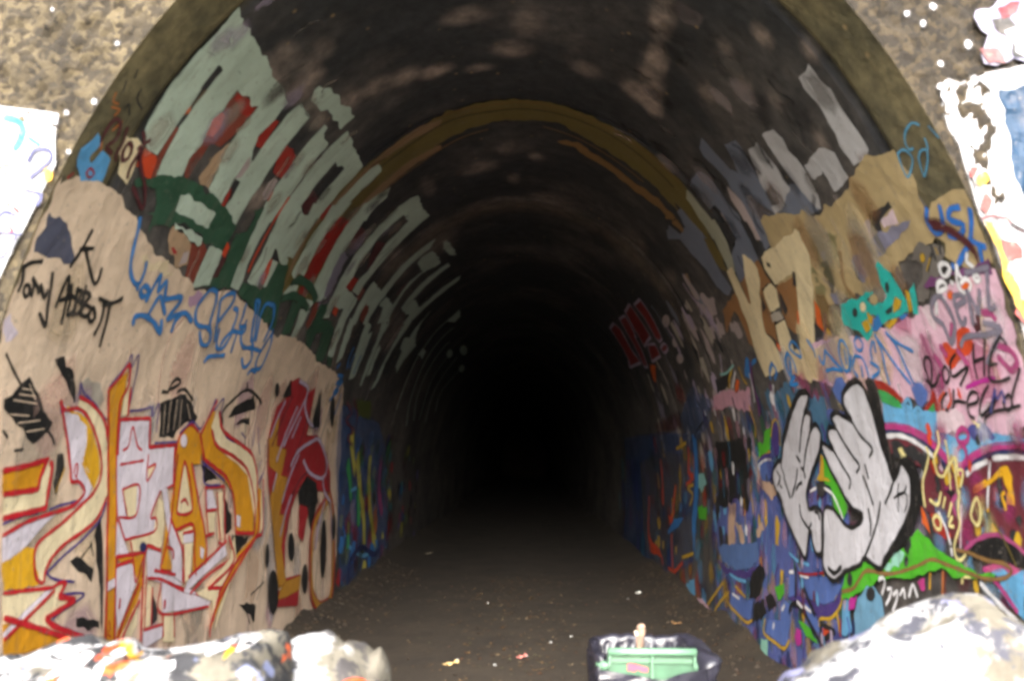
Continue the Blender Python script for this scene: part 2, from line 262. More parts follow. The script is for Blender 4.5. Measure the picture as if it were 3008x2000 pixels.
ART = """
g|joint_band|wall|olive brown band of bare concrete around the second lining joint
F|olive|12|3141,3291 3299,3938 3339,4298 3367,4923 3258,5393 3271,5763 3223,6041 3259,6381 3319,6836 3428,7536 3466,7638 3682,7884 3811,8233 3871,8377 4023,8305 4076,8079 3921,7834 3914,7608 4028,7684 3903,7132 3888,6754 3678,6399 3697,6015 3741,5694 3855,5367 3992,5037 4129,4662 4134,4219 3890,3955 4584,3817 4690,3449 3955,3306
F|ochre|14|4097,6377 4007,6538 4135,6777 4186,7092 4157,7429 4174,7721 4388,7663 4348,7867 4237,7812 4229,7699 4416,7585 4355,7564 4412,7209 4337,6872 4214,6608
F|tanbrown|8|3364,5339 3314,5145 3364,4886 3394,4608 3440,4347 3457,4135 3478,4162 3530,4406 3493,4681 3507,4950 3493,5326
F|tanbrown|8|3906,5287 3916,4978 3981,4681 4036,4351 4045,4174 4197,4226 4194,4424 4166,4747 4054,5004 4032,5274
F|tanbrown|6|3457,4759 3435,4608 3435,4270 3350,3717 3629,3326 3598,3311 3535,3676 3454,3879 3592,4333 3573,4658
S|darkolive|26|3631,4211 3598,4885 3471,5374 3476,5756 3444,6040 3447,6389 3499,6856 3641,7498
S|ochre|19|3490,4360 3416,4944 3303,5389 3333,5761 3291,6041 3321,6383 3378,6843 3482,7530
S|ochre|20|4205,4613 4098,5053 3938,5416 3875,5714
S|ochre|20|3813,6208 3888,6544 3986,6911 4042,7235
S|charcoal|22|3329,4631 3277,5157 3196,5474 3178,5719
S|charcoal|22|3141,6315 3192,6691 3318,7118 3346,7432
S|charcoal|24|3726,5798 3818,6040 3838,6235
g|paint_patch|wall|red and orange paint patches showing between the pale green bars
F|brick|6|1003,4123 1258,4130 1317,4160 1322,4051 1330,3979 1315,3899 1259,3823 1129,3800 1134,3698 1131,3624 1118,3536 1046,3569 1022,3642 1052,3750 1044,3808 1035,3973 1005,4029
F|red|8|1003,4123 1258,4130 1317,4160 1311,4073 1197,4045 1049,4078
F|orange|5|1039,3962 1098,3964 1118,3903 1112,3837 1038,3811 1009,3854 991,3914
F|tanpink|8|1238,3591 1242,3666 1256,3733 1303,3816 1324,3877 1362,3801 1389,3709 1412,3584 1298,3569
F|brick|4|705,3725 758,3731 770,3645 775,3552 802,3447 762,3422 714,3535 708,3637
F|redorange|5|577,3535 697,3539 733,3520 762,3422 685,3400 614,3433 575,3429 559,3496
F|orange|3|692,3840 718,3864 748,3837 707,3798
F|red|4|1603,4194 1657,4206 1690,4124 1718,4004 1633,3989 1583,4031 1588,4099
F|red|5|1967,4161 2089,4168 2200,4153 2239,4080 2250,3966 2069,3957 1997,4019 1980,4073
F|pinkgrey|5|2138,3946 2223,3948 2263,3803 2225,3767 2122,3798 2104,3880
S|redorange|19|2257,3953 2267,3865 2285,3781
F|maroon|6|2837,4092 2995,4099 3117,4099 3135,3980 3095,3914 2880,3945 2858,4031
F|red|3|3351,4130 3490,4151 3508,4006 3390,4013
F|deepred|4|3835,4149 4119,4195 4182,4039 4249,3868 4286,3694 4291,3535 4148,3522 3928,3518 3949,3585 3915,3704 3851,3881 3817,4034
F|deepred|3|4006,3447 4252,3472 4272,3376 4046,3376
F|maroon|5|4484,4250 4868,4264 4848,4165 4769,4053 4516,4022 4515,4128
F|maroon|5|5200,4313 5482,4368 5564,4241 5643,4091 5586,4016 5370,4135
F|red|3|5331,3861 5561,3883 5584,3743 5303,3724
F|brick|3|5849,3858 6063,3860 6116,3719 5933,3727
F|brick|3|6415,3768 6774,3729 6813,3554 6607,3566 6498,3665
F|maroon|5|7586,4361 7711,4371 7766,4139 7542,4117 7515,4243
F|redorange|3|5365,3506 5514,3518 5599,3424 5389,3438
F|brick|6|1563,3251 1732,3289 1829,3264 1825,3162 1864,3016 1762,2995 1665,3113
F|maroon|4|2087,3303 2183,3287 2192,3169 2155,3082 2101,3084 2112,3203
F|tanpink|8|1243,3281 1535,3262 1592,3240 1665,3113 1578,3057 1386,3106 1238,3240
F|crimson|8|1348,3154 1444,3167 1474,3127 1404,3128
F|redorange|3|2064,3384 2133,3355 2149,3285 2074,3300
F|pinkgrey|6|1532,3165 1590,3191 1620,3126 1546,3074
F|brick|4|4621,3407 4810,3424 4882,3294 4826,3163 4707,3190 4690,3298
F|redorange|3|2935,3457 3028,3488 3082,3399 3139,3272 3004,3282
g|roller_lettering|wall|huge pale green block letters rolled across the left haunch
F|mint|5|420,4388 492,4366 523,4375 553,4349 636,4379 686,4351 755,4376 846,4366 927,4347 968,4372 1089,4353 1155,4349 1246,4358 1364,4359 1478,4347 1571,4329 1578,4270 1597,4189 1583,4101 1570,4046 1613,3999 1623,3940 1460,4001 1336,4027 1333,4087 1320,4158 1261,4129 1164,4141 1089,4129 1003,4123 987,4069 748,4114 699,4131 674,4123 594,4121 463,4093 433,4099 429,4205 416,4327
F|mint|3|433,4099 441,3992 430,3868 446,3750 458,3653 483,3575 502,3569 585,3538 700,3546 706,3647 705,3725 705,3800 707,3870 690,3966 681,4046 674,4123 572,4132
F|mint|3|737,4127 730,4079 743,4043 740,3968 747,3870 758,3798 750,3737 758,3731 770,3645 783,3555 805,3453 896,3458 1058,3521 1046,3569 1022,3642 1052,3750 1035,3804 990,3907 1022,3980 1007,4027 1003,4123 887,4193
F|mint|4|1331,4055 1457,4038 1581,4023 1632,3953 1715,3903 1722,3822 1721,3753 1659,3737 1669,3680 1680,3546 1523,3552 1419,3580 1389,3709 1340,3831 1336,3915 1337,3976
F|mint|3|1699,4394 1828,4391 1933,4397 1950,4273 1959,4173 1980,4073 1991,3934 2019,3819 2012,3695 2031,3514 1944,3522 1844,3552 1755,3563 1736,3745 1659,3737 1728,3916 1710,4008 1699,4189 1680,4280
F|mint|6|1680,4566 1797,4623 1928,4632 2085,4645 2234,4678 2314,4667 2422,4681 2419,4608 2444,4543 2289,4534 2039,4523 1984,4491 1766,4471 1688,4519
F|mint|4|2192,4454 2256,4460 2281,4410 2471,4396 2494,4361 2502,4266 2504,4189 2550,4072 2561,3920 2562,3786 2559,3694 2334,3625 2310,3741 2249,3932 2243,4055 2221,4150 2195,4297 2196,4384
F|mint|4|2271,3779 2498,3857 2543,3686 2560,3489 2596,3330 2657,3215 2658,3137 2486,3130 2440,3210 2427,3333 2385,3492 2330,3657
F|mint|4|2540,4586 2759,4583 2814,4560 3117,4568 3317,4558 3361,4460 3364,4316 3396,4133 3413,3963 3145,3877 3129,4046 3074,4153 3081,4297 3055,4413 2974,4416 2910,4377 2820,4384 2832,4313 2841,4170 2877,4052 2879,3941 2881,3800 2647,3721 2571,3916 2561,4068 2518,4203 2529,4369 2535,4466
F|mint|4|2567,3880 2794,3960 2950,3930 3077,3912 3146,3943 3070,4041 3336,4137 3407,3985 3428,3803 3450,3688 3445,3593 3282,3576 3373,3558 3392,3504 3199,3506 2946,3561 2965,3496 2978,3345 3011,3231 2897,3215 2739,3232 2733,3311 2731,3467 2671,3655
F|mint|3|3021,3478 3163,3498 3172,3420 3167,3270 3102,3265 3093,3378
F|mint|4|3522,4685 3712,4685 3771,4523 3765,4311 3822,4098 3553,4009 3520,4227 3515,4410 3490,4586
F|mint|4|3460,4164 3811,4316 3835,4149 3828,4018 3831,3875 3894,3698 3934,3546 3761,3524 3738,3458 3617,3490 3583,3654 3535,3862 3537,4009
F|mint|3|3752,3419 3927,3439 3965,3369 3649,3297
F|mint|3|4320,3386 4627,3408 4550,3320
F|mint|3|4320,3278 4602,3311 4600,3155 4547,2997 4410,3002 4389,3121
F|mint|5|4224,4696 4400,4621 4391,4491 4488,4330 4158,4213 4124,4385 4157,4563
F|mint|5|4084,4413 4365,4515 4481,4254 4558,4038 4623,3848 4718,3689 4930,3516 4799,3451 4625,3427 4345,3510 4318,3711 4216,3948 4136,4190
F|mint|6|4899,4912 5291,4901 5705,4936 5768,4778 5782,4643 5437,4699 5164,4686 5137,4563 5136,4379 5192,4154 5245,3996 5331,3861 5303,3724 5986,3727 6044,3670 6050,3514 6005,3410 5798,3375 5731,3543 5522,3515 5318,3507 5362,3372 5179,3321 5085,3443 5079,3572 5013,3733 4954,3908 4910,4094 4912,4279 4892,4481 4842,4674 4852,4824
F|mint|5|5437,4699 5768,4778 5810,4550 5853,4356 5882,4119 5871,3934 5935,3762 5614,3749 5561,3883 5643,4031 5564,4241 5482,4368 5486,4558
F|mint|6|6150,4001 6728,3998 6741,4161 6660,4379 6676,4630 6693,4900 6967,4789 6976,4569 6997,4329 7041,4126 7065,3982 7018,3866 7024,3690 7035,3582 6831,3548 6774,3729 6473,3768 6482,3591 6518,3495 6293,3458 6202,3690 6140,3853
F|mint|7|7126,4796 7538,4840 7977,4846 7975,4746 7798,4561 7782,4342 7833,4125 7961,3906 8147,3774 7593,3678 7382,3861 7083,3867 7140,3998 7730,4001 7686,4121 7640,4367 7722,4572 7171,4567 7068,4667
F|mint|8|7072,5033 7352,5057 7733,5099 7994,5077 7891,5006 7453,4970 7074,4970
F|mint|7|8234,4946 8428,4955 8447,4749 8477,4442 8506,4281 9195,4271 9255,4445 9251,4718 9251,5042 9437,5012 9562,4748 9533,4477 9505,4217 9374,3995 9052,3936 9020,4068 8255,4052 8239,4186 8198,4436 8202,4688
F|mint|10|10063,4382 10178,4096 10524,3914 10946,3825 10851,3660 10665,3538 10599,3280 10244,3363 10138,3597 9892,3610 9704,3784 10032,3852 10020,4016
F|mint|8|9309,4133 9489,3971 9465,3747 9415,3559 9371,3294 9437,3077 9319,2917 9082,2884 9228,3030 9245,3280 9245,3478 9232,3711 9121,3921 9083,4055
F|mint|8|8237,3793 8240,3614 8387,3366 8497,3091 8450,2984 8430,2857 8295,2858 8245,3141 8122,3409 7957,3609 7785,3727
F|mint|6|8462,3470 8632,3438 8676,3229 8733,3050 8521,3017 8480,3219 8413,3409
F|mint|5|5724,3546 5827,3298 5981,2977 6186,3043 6128,3312 6008,3511
F|mint|6|6410,3537 6543,3308 6593,3059 6429,2987 6310,3274 6171,3506
F|mint|6|6959,3609 7124,3321 7229,3147 7340,3255 7385,3481 7315,3595
F|mint|6|7556,3558 7750,3185 7756,2943 7427,2866 7280,3176 7296,3467
S|mint|62|11871,4804 11787,4496 11762,4237 11855,3980 11873,3761 11996,3425 12064,3112 12093,2741
F|mint|6|11706,4837 12295,4786 12408,4635 11843,4531 11775,4679
F|mint|6|11846,3904 12312,3896 12426,3760 11741,3761
S|mint|50|12795,4574 12736,4287 12772,3922 12890,3630 13125,3252 13469,2871 13884,2511
S|mint|52|13669,4362 13598,4168 13623,3795 13778,3460 14083,3091 14668,2664
S|mint|56|15100,4213 15076,3887 15059,3543 15350,3182 15642,2707
S|mint|60|16243,4334 16211,3907 16209,3500 16550,3098 16916,2681
S|mint|64|18320,4298 17891,3871 17499,3451 17995,3033
F|mint|0|16522,4605 16756,4575 16862,4537 16814,4497 16623,4466 16338,4449 16021,4450 15736,4468 15533,4498 15444,4534 15483,4571 15644,4601 15902,4619 16215,4621
F|mint|0|15276,4289 15441,4260 15500,4225 15438,4193 15273,4169 15042,4159 14794,4164 14579,4183 14434,4211 14382,4244 14433,4275 14578,4298 14795,4310 15044,4306
F|mint|0|18788,4332 18993,4301 19056,4262 18963,4225 18735,4197 18428,4183 18107,4187 17834,4206 17658,4236 17604,4272 17682,4307 17880,4335 18167,4350 18491,4349
F|mint|4|525,4129 692,4178 935,4200 1030,4172 1011,4135 996,4123 992,4059 906,4040 752,4023 729,4072 736,4120 706,4135 643,4124
R|~smoke ~greybeige ~lilac ~smoke ~greybeige|80|150|71|1.8|500,3000 6000,4700
S|redorange|33|2563,3924 2584,3757 2600,3680 2625,3529 2640,3414 2668,3296
S|maroon|16|2528,4317 2513,4170 2549,4066 2563,3924
F|charcoal|4|667,4119 737,4127 735,4069 739,4022 739,3992 683,3966 674,4043
F|brownish|3|729,3974 739,3992 738,3907 725,3859
F|charcoal|3|1659,3737 1736,3745 1754,3629 1732,3556 1680,3546 1669,3680
F|red|3|1669,3680 1714,3643 1732,3556 1686,3548
F|charcoal|3|2962,3565 3172,3500 3002,3489
F|pinkgrey|5|1653,3906 1725,3879 1717,3765 1652,3741
F|greyviolet|8|4518,3939 4774,3967 4841,3827 4965,3619 4934,3493 4774,3530 4653,3680
g|roller_lettering|wall|dark green rolled letters overlapping the foot of the pale bars
F|dkgreen|6|806,3443 866,3492 947,3516 985,3506 1089,3537 1273,3567 1481,3570 1660,3559 1813,3549 1937,3527 2020,3497 2039,3449 1984,3388 1736,3321 1546,3323 1372,3322 1233,3288 1223,3250 1125,3234 1016,3198 1005,3162 966,3244 881,3235 966,3276 946,3336 859,3390 657,3338 627,3364
F|dkgreen|4|1652,3374 1829,3484 2052,3503 2054,3429 2039,3351 2047,3306 1892,3293 1726,3294 1661,3320
F|mint|4|1139,3450 1225,3478 1450,3485 1671,3485 1693,3377 1510,3374 1181,3353
F|mint|8|1258,3291 1447,3298 1673,3311 1696,3267 1575,3254 1378,3261
F|dkgreen|5|2162,3670 2285,3739 2328,3635 2371,3488 2420,3324 2440,3210 2477,3121 2279,3068 2111,3060 1880,3000 1916,3026 2079,3073 2183,3147 2169,3270 2140,3370 2111,3465 2257,3520 2241,3637
F|mint|4|1829,3290 1924,3295 2060,3310 2099,3213 2099,3070 1867,2998 1843,3092 1840,3203
F|dkgreen|5|3174,3492 3449,3518 3511,3425 3608,3305 3684,3189 3807,3030 3733,2923 3584,2917 3725,3050 3381,2979 3080,3065 2866,3091 2680,3120 2665,3209 2872,3232 3063,3211 3176,3280 3172,3420
S|dkgreen|81|3730,3431 3865,3487 4150,3505 4451,3476 4625,3427
S|dkgreen|80|3669,3268 3899,3338 4188,3351 4511,3322
F|dkgreen|5|3977,3293 4260,3312 4276,3191 4295,3038 4061,2970 4027,3115
F|dkgreen|5|5061,3472 5156,3410 5173,3324 5498,3349 5744,3316 5827,3163 5871,2964 5700,2885 5503,2961 5481,3095 5390,3191 5171,3158 5180,3016 5136,2973 4954,3042 4807,3132 4902,3202 4855,3346 4810,3424
F|dkgreen|4|5975,3007 6194,3012 6240,2903 6067,2925
g|paint_patch|wall|large smooth beige painted field low on the left wall
F|beige|6|23,3136 117,3213 261,3243 431,3260 569,3255 647,3212 798,3206 969,3132 1202,3082 1441,3063 1723,3047 1900,3003 2170,3035 2431,3098 2702,3094 3036,3059 3403,3021 3945,2945 4342,3016 4779,3018 5326,2981 5644,2905 6075,2902 6668,2876 7279,2765 7672,2414 8004,1916 8059,1167 8072,612 7900,350 7950,0 4,0 4,3200
F|cream2|12|1020,3020 1335,3058 1536,3017 1154,2961
F|greybeige|14|791,2176 839,2273 1073,2277 1190,2186 1054,2096
F|lilacpale|14|4,2475 34,2510 95,2438 55,2378 27,2388
F|mauve|10|1888,2939 2053,3012 2082,2933 1965,2861
R|~beige2 ~beige3 ~beige4 ~mauve ~greybeige ~cream2 ~bluegrey|110|420|51|2|100,100 7400,2700
F|slate|10|24,2875 38,3007 131,3005 218,3015 326,2915 372,2835 317,2792 200,2825 44,2809
g|graffiti_tag|wall|maroon scrawl and sky blue patch on the entrance ring
F|skyblue|6|88,3259 59,3333 102,3443 166,3397 133,3315 177,3299 211,3383 308,3364 336,3260 273,3231 168,3203
F|cream|6|345,3519 450,3545 521,3530 560,3423 573,3316 446,3340 361,3433
S|rust|13|150,3495 163,3428 200,3379
S|rust|13|235,3556 200,3491
S|rust|12|67,3644 85,3603 137,3611
S|rust|13|100,3578 173,3594 158,3555
S|charcoal|11|231,3740 242,3694 311,3674 341,3671
S|charcoal|11|204,3608 208,3644 272,3606
S|charcoal|10|115,3667 83,3717
S|charcoal|11|105,3796 127,3756
S|maroon|23|158,3418 154,3505 180,3549 237,3540 269,3471 225,3413 299,3401
S|maroon|24|304,3552 338,3482 340,3408 365,3385
S|maroon|25|390,3495 384,3442 423,3406 457,3436 439,3489 390,3495
S|maroon|25|449,3588 511,3552 521,3486 517,3399 540,3347
S|maroon|25|494,3501 552,3578
S|maroon|26|537,3510 583,3449 746,3357 819,3274 798,3258 700,3298 625,3325
S|crimson|13|194,3282 178,3253 220,3240 244,3269 194,3282
S|crimson|12|57,3181 83,3220
g|graffiti_tag|wall|black handwritten two word name and a large K on beige paint
S|black|24|445,3024 421,2924 374,2813
S|black|24|401,2911 519,2944
S|black|25|451,2923 568,2832 656,2779 677,2816 667,2870
S|black|22|4,2723 53,2759 135,2786
S|black|22|9,2735 38,2668 32,2619
S|black|22|74,2658 72,2627 100,2604 117,2628 103,2657 74,2658
S|black|22|106,2700 135,2660 140,2615
S|black|23|108,2697 163,2665 190,2642
S|black|23|180,2683 244,2627 251,2668
S|black|23|242,2754 271,2679 297,2582 325,2500 243,2552
S|black|24|359,2604 371,2714 389,2770 432,2665 456,2534
S|black|24|377,2640 461,2675
S|black|24|436,2735 475,2643 483,2584 537,2616 514,2673 466,2679
S|black|25|497,2731 528,2652 541,2586
S|black|25|493,2715 557,2720 545,2671 618,2653 563,2597
S|black|25|572,2754 586,2678 611,2605
S|black|25|584,2725 647,2714 616,2668 698,2651 672,2607 595,2606
S|black|26|715,2662 691,2618 729,2585 765,2614 715,2662
S|black|26|742,2717 864,2711
S|black|26|817,2704 840,2610 815,2525
S|black|27|800,2693 901,2719 995,2762
S|black|27|879,2707 904,2612 914,2474
g|graffiti_tag|wall|bright blue looping tag running down to the right over beige
S|blue|32|833,3207 867,3157 908,3037 962,2936 1051,2877 1130,2875 1137,2957 1112,3006
S|blue|33|1122,2874 1139,2842
S|blue|34|1205,2882 1180,2841 1240,2817 1285,2861 1205,2882
S|blue|35|1296,2800 1313,2876 1349,2976 1403,2884 1453,2961 1517,2869
S|blue|35|1391,2734 1441,2854 1493,2845 1615,2771
S|blue|37|1528,2856 1767,2906 1667,2751 1757,2785 1849,2820
S|blue|35|1243,2647 1222,2688 1342,2717 1507,2697 1647,2648 1593,2730
S|blue|38|1795,2683 1801,2763 1893,2828 2056,2793
S|blue|34|2262,3051 2149,3042 2081,2964 2049,2883 2108,2806 2212,2784 2337,2797 2438,2766 2470,2713
S|blue|34|2262,3051 2321,2983 2339,2901 2367,2821
S|blue|35|2385,3008 2463,3071 2582,3101 2619,3038 2549,2930 2501,2868
S|blue|35|2385,3008 2461,2889 2552,2724
S|blue|37|2701,3004 2790,2999 2825,2934 2824,2822
S|blue|37|2906,3077 2939,2982 2951,2898 3081,2918 3075,2866 2847,2839 2739,2769 2699,2709
S|blue|39|3074,3138 3169,3050 3301,2826
S|blue|39|3074,3138 3165,3140 3226,3060 3377,2842
S|blue|40|3538,3178 3337,3157 3305,3074 3356,2960 3425,2843
S|blue|41|3538,3178 3648,3085 3651,2966 3618,2869
S|blue|31|2236,2748 2329,2676 2442,2680 2451,2735 2378,2812
S|blue|33|2557,2817 2615,2691 2739,2696 2825,2811
S|blue|34|2949,2688 2945,2828
S|blue|36|3045,2963 3038,2841 3161,2762 3374,2777 3613,2782
S|blue|36|3374,2777 3456,2700 3406,2632 3312,2610 3215,2672
S|blue|38|3740,2996 3837,2850 3787,2660 3646,2632 3601,2716 3705,2885 3769,2974
S|blue|32|2475,2554 2538,2605 2816,2649
S|blue|37|3470,2564 3546,2609 3680,2597
S|blue|36|3177,3009 3265,2874 3409,2781
g|graffiti_tag|wall|small blue scribble at the far end of the beige field
S|blue|48|6945,3250 6952,3091 7059,2978
S|blue|49|7149,3184 7179,3002
S|blue|51|7564,3211 7561,3043 7578,2973
S|blue|46|6609,2996 6522,2932
S|blue|48|6687,2863 6983,2870 6748,2761 7078,2812 6753,2654 6997,2695 6691,2555
S|blue|49|7243,2669 7219,2447 7133,2388
g|graffiti_blocks|wall|black hatched blocks and domes behind the orange lettering
F|black|5|310,2245 263,2209 197,2163 139,2132 157,2086 246,2037 349,1985 470,1932 538,1970 608,2008 622,2045 501,2105 420,2172
S|black|14|81,2334 147,2281 251,2208
S|black|16|583,2000 651,1965 686,1929
S|black|14|192,1987 238,1955
S|black|15|317,1895 389,1903
S|beige|6|272,2189 360,2189
S|beige|6|259,2161 399,2160
S|beige|6|222,2131 426,2126
S|beige|6|224,2063 385,2064
S|beige|6|298,2025 496,2047
S|beige|7|387,1987 553,2006
S|beige|6|324,2214 406,2143
F|black|5|507,2351 578,2367 626,2330 669,2335 767,2259 820,2146 751,2196 662,2258
F|black|5|1947,2215 2067,2262 2305,2298 2448,2245 2613,2160 2584,2106 2462,2122 2285,2044 2251,2003 2010,1988 1982,2102
S|beige|7|2102,2244 2138,2030
S|beige|8|2196,2260 2229,2052
S|beige|8|2272,2265 2322,2075
S|beige|7|2017,2219 2069,2018
S|beige|8|2381,2241 2479,2143
S|black|25|2163,2313 2280,2337 2457,2277
S|black|24|2021,2317 2045,2358 2108,2399 2185,2380 2118,2344 2012,2312
S|black|29|3170,2128 3109,2228 3311,2345 3581,2438 3943,2401 4119,2347
S|black|29|3581,2438 3531,2496
S|black|23|1925,2295 2021,2297
F|black|3|3273,2190 3360,2277 3647,2356 3812,2405 3959,2299 3752,2269 3536,2239
F|black|3|3486,2140 3612,2182 3838,2204 3870,2155 3700,2167
F|black|4|1242,1425 1314,1525 1368,1300 1407,1050 1420,853 1370,1056 1308,1225
F|black|4|980,1309 1054,1340 1253,1240 1238,1170 1103,1234
F|black|4|1073,1008 1371,934 1379,885 1082,953
F|black|4|3952,638 4487,556 4493,390 4213,524
F|black|4|738,1878 797,1879 833,1811 782,1662 736,1730
S|black|10|1091,1313 1215,1379
S|black|10|1242,1313 1195,1397
S|black|16|4759,713 4317,657
S|black|16|4164,569 4360,400
F|black|4|2853,1825 3094,1768 3250,1698 2993,1682
F|black|5|3458,1567 3672,1392 3692,1273 3515,1240
F|black|8|3700,1225 4144,1177 3920,1062 3767,1054
F|charcoal|4|2148,1005 2257,849 2266,791 2174,770
S|purple|15|3853,2031 3707,2077
S|purple|16|4107,2101 4093,1972
S|purple|16|4169,2142 4352,1897
S|purple|16|4422,1845 4259,1677 4098,1769
g|wildstyle_lettering|wall|large orange white and red interlocking letters on the left wall
F|lilacwhite|0|703,2133 771,2114 916,2106 1022,2047 1087,1920 1184,1718 1132,1648 1010,1606 800,1579 693,1535 508,1430 332,1373 314,1487 503,1541 729,1569 949,1594 1067,1643 1072,1690 1015,1723 932,1733 897,1802 817,1955
F|yellow|6|735,2127 900,2105 1016,2063 1135,1978 1236,1840 1272,1716 1194,1678 1114,1784 1032,1832 1051,1928 1009,2039 891,2089
F|cream|0|855,2189 984,2174 1134,2109 1274,1990 1346,1840 1377,1663 1307,1567 1164,1487 975,1439 832,1385 740,1321 722,1259 698,1233 639,1262 607,1336 615,1420 704,1469 870,1523 1075,1603 1196,1669 1256,1774 1217,1897 1085,2017 948,2108 859,2126
F|orangeyellow|0|248,1802 634,1841 585,1770 573,1713 274,1695
F|cream|0|276,1689 575,1706 609,1784 650,1834 695,1827 679,1608 297,1588
F|yellow|5|332,1373 509,1423 601,1421 619,1307 684,1235 602,1239 352,1239
F|cream|0|355,1219 801,1205 934,1206 868,1144 1043,1104 753,1054 847,995 1157,886 645,961 387,1004
F|orangeyellow|0|375,1084 579,1049 963,915 789,912 398,936
S|lilacwhite|28|382,1037 581,1117 802,1198
S|purple|15|733,1279 897,1348 1107,1420 1299,1510 1362,1605
S|purple|14|733,1279 810,1240 1028,1197
S|purple|14|894,1122 905,1147 1155,1111 833,1041 908,984 1190,884
S|purple|13|303,1554 445,1579 613,1590
S|purple|14|723,1598 837,1615 1037,1628
S|purple|15|844,2196 823,2265 883,2214 1041,2161 1218,2080
S|purple|14|689,2094 657,2153
S|red2|21|650,2152 726,2111 859,2126 990,2086 1132,1986 1237,1865 1261,1757 1196,1669 1059,1604 870,1523 691,1463 615,1420 606,1343 639,1262 698,1233
S|red2|22|847,2188 1028,2152 1204,2071 1299,1948
S|red2|21|1357,1631 1262,1521 1101,1460 917,1414 778,1353 717,1288 711,1239
S|red2|21|657,2153 765,2014 828,1925 894,1802 923,1737 1012,1731 1082,1681 1050,1643 947,1602 728,1576 502,1548 312,1501
S|red2|20|353,1232 540,1220 787,1200 858,1212 933,1210
S|red2|20|385,1017 598,1094 819,1181
S|red2|12|935,1779 941,1825 966,1825 975,1778 952,1763
S|red2|12|972,1763 981,1739
S|red2|28|248,1802 451,1824 644,1856
S|red2|29|665,1834 693,1812 679,1608
S|red2|28|679,1608 298,1581
S|red2|29|627,1841 587,1762 581,1705
S|red2|28|581,1705 275,1692
S|red2|30|934,1206 868,1144
S|red2|31|868,1144 1043,1100
S|red2|30|1043,1100 746,1052
S|red2|30|746,1052 847,995 1174,879
S|red2|29|370,1118 634,1032 979,912
S|yellow|10|1022,1864 1085,1824
S|yellow|10|1016,1833 1121,1760
S|yellow|10|1061,1793 1168,1711
S|yellow|9|833,1811 762,1685
F|orangeyellow|0|1173,2253 1258,2302 1354,2372 1385,2208 1384,2087 1426,1882 1481,1625 1530,1283 1561,1145 1430,1137 1392,1380 1376,1630 1323,1881 1259,2048
F|orangeyellow|0|1437,1095 1557,1112 1570,1026 1598,787 1464,804
F|lilacwhite|0|1430,1137 1550,1151 1557,1112 1437,1095
F|cream|0|1388,2313 1445,2283 1484,2126 1411,2114 1395,2226
F|orangeyellow|0|1619,775 1681,882 1900,1075 1948,1186 1969,1057 1917,966 1747,845 1659,767
F|cream|0|1680,763 1768,841 1919,957 1931,813 1806,730
S|purple|13|1165,2269 1289,2383 1349,2477 1386,2401 1434,2487 1474,2374 1485,2188
S|purple|14|1506,2145 1675,2163 1795,2188
S|purple|14|1832,2116 1834,2200 1861,2126 1920,2215 1966,2026
S|red2|23|1164,2252 1259,2048 1313,1881 1376,1630 1392,1380 1422,1130 1464,804
S|red2|24|1361,2137 1426,1882 1490,1625 1516,1369 1547,1113 1588,789
S|red2|23|1164,2252 1263,2328 1348,2415 1407,2297 1351,2197 1376,2104
S|red2|24|1445,2283 1488,2118
S|red2|24|1619,775 1718,901 1900,1075
S|red2|25|1681,754 1786,855 1928,964
S|red2|10|1493,914 1509,870 1486,841 1527,817
F|lilacwhite|0|1416,2080 1796,2095 1849,1921 2276,1936 2335,1688 2191,1663 2122,1646 1991,1484 2086,1469 2076,1385 1664,1373 1600,1396 1522,1513 1436,1882
F|cream|0|1557,1674 1749,1686 1765,1516 1643,1505
F|cream|0|1891,1801 2000,1819 1914,1727
F|lilacwhite|0|1509,1480 1604,1370 1700,1275 1521,1276
F|cream|0|1687,1354 2077,1376 2109,1599 2188,1567 2239,1421 2217,1251 1976,1292 1742,1270
F|lilacwhite|0|1542,1206 1770,1224 1872,1114 1764,997 1627,849 1583,940
F|orangeyellow|0|1543,1257 1938,1251 1906,1173 1852,1108 1771,1215
F|cream|0|1991,1054 2108,1039 2136,1007 2150,774 2024,778
F|lilacwhite|0|1979,1274 2220,1232 2214,1119 2394,1078 2651,967 2276,1035 2030,1095
F|lilacwhite|0|2276,1035 2688,911 3253,766 3192,743 2334,827
F|lilacwhite|0|2028,750 2349,730 2335,666 2033,651
F|cream|0|2350,806 2530,796 2563,594 2365,632
S|red2|24|1384,2087 1810,2115
S|red2|25|1810,2115 1867,1931
S|red2|26|1867,1931 2294,1956
S|red2|24|1384,2087 1436,1882
S|red2|25|1521,1276 1958,1267 1975,1302 2218,1246
S|red2|24|1529,1225 1768,1233
S|red2|25|1943,1286 1957,1059 1991,704
S|red2|27|2276,1936 2338,1678
S|red2|16|1495,1908 1565,1935 1580,2051 1690,1937 1764,1911
S|red2|16|1485,1822 1809,1847
S|red2|17|1867,1884 1894,1718 2000,1819 1891,1801
S|red2|16|1547,1674 1781,1689 1767,1507 1523,1508
S|red2|16|1547,1674 1643,1505
S|red2|16|1525,1495 1624,1368
S|red2|17|1624,1368 2076,1385 2086,1469 1996,1484 2122,1646
S|red2|18|2193,1654 2338,1678
S|red2|18|2193,1654 2332,1463
S|red2|17|1708,1352 1767,1241 1833,1093 1903,1191 1956,1276
S|red2|17|2005,1107 2037,767
S|red2|17|2123,1018 2150,774
S|red2|19|2031,1090 2273,1050 2684,932 3251,777
S|red2|19|2263,1037 2310,822 3194,732
S|red2|18|2248,1058 2716,907
S|red2|18|2026,764 2346,749
S|red2|18|2335,818 2360,662
S|red2|19|2530,796 2558,625
S|red2|27|1620,1019 1618,968
S|red2|30|2347,902 2355,853
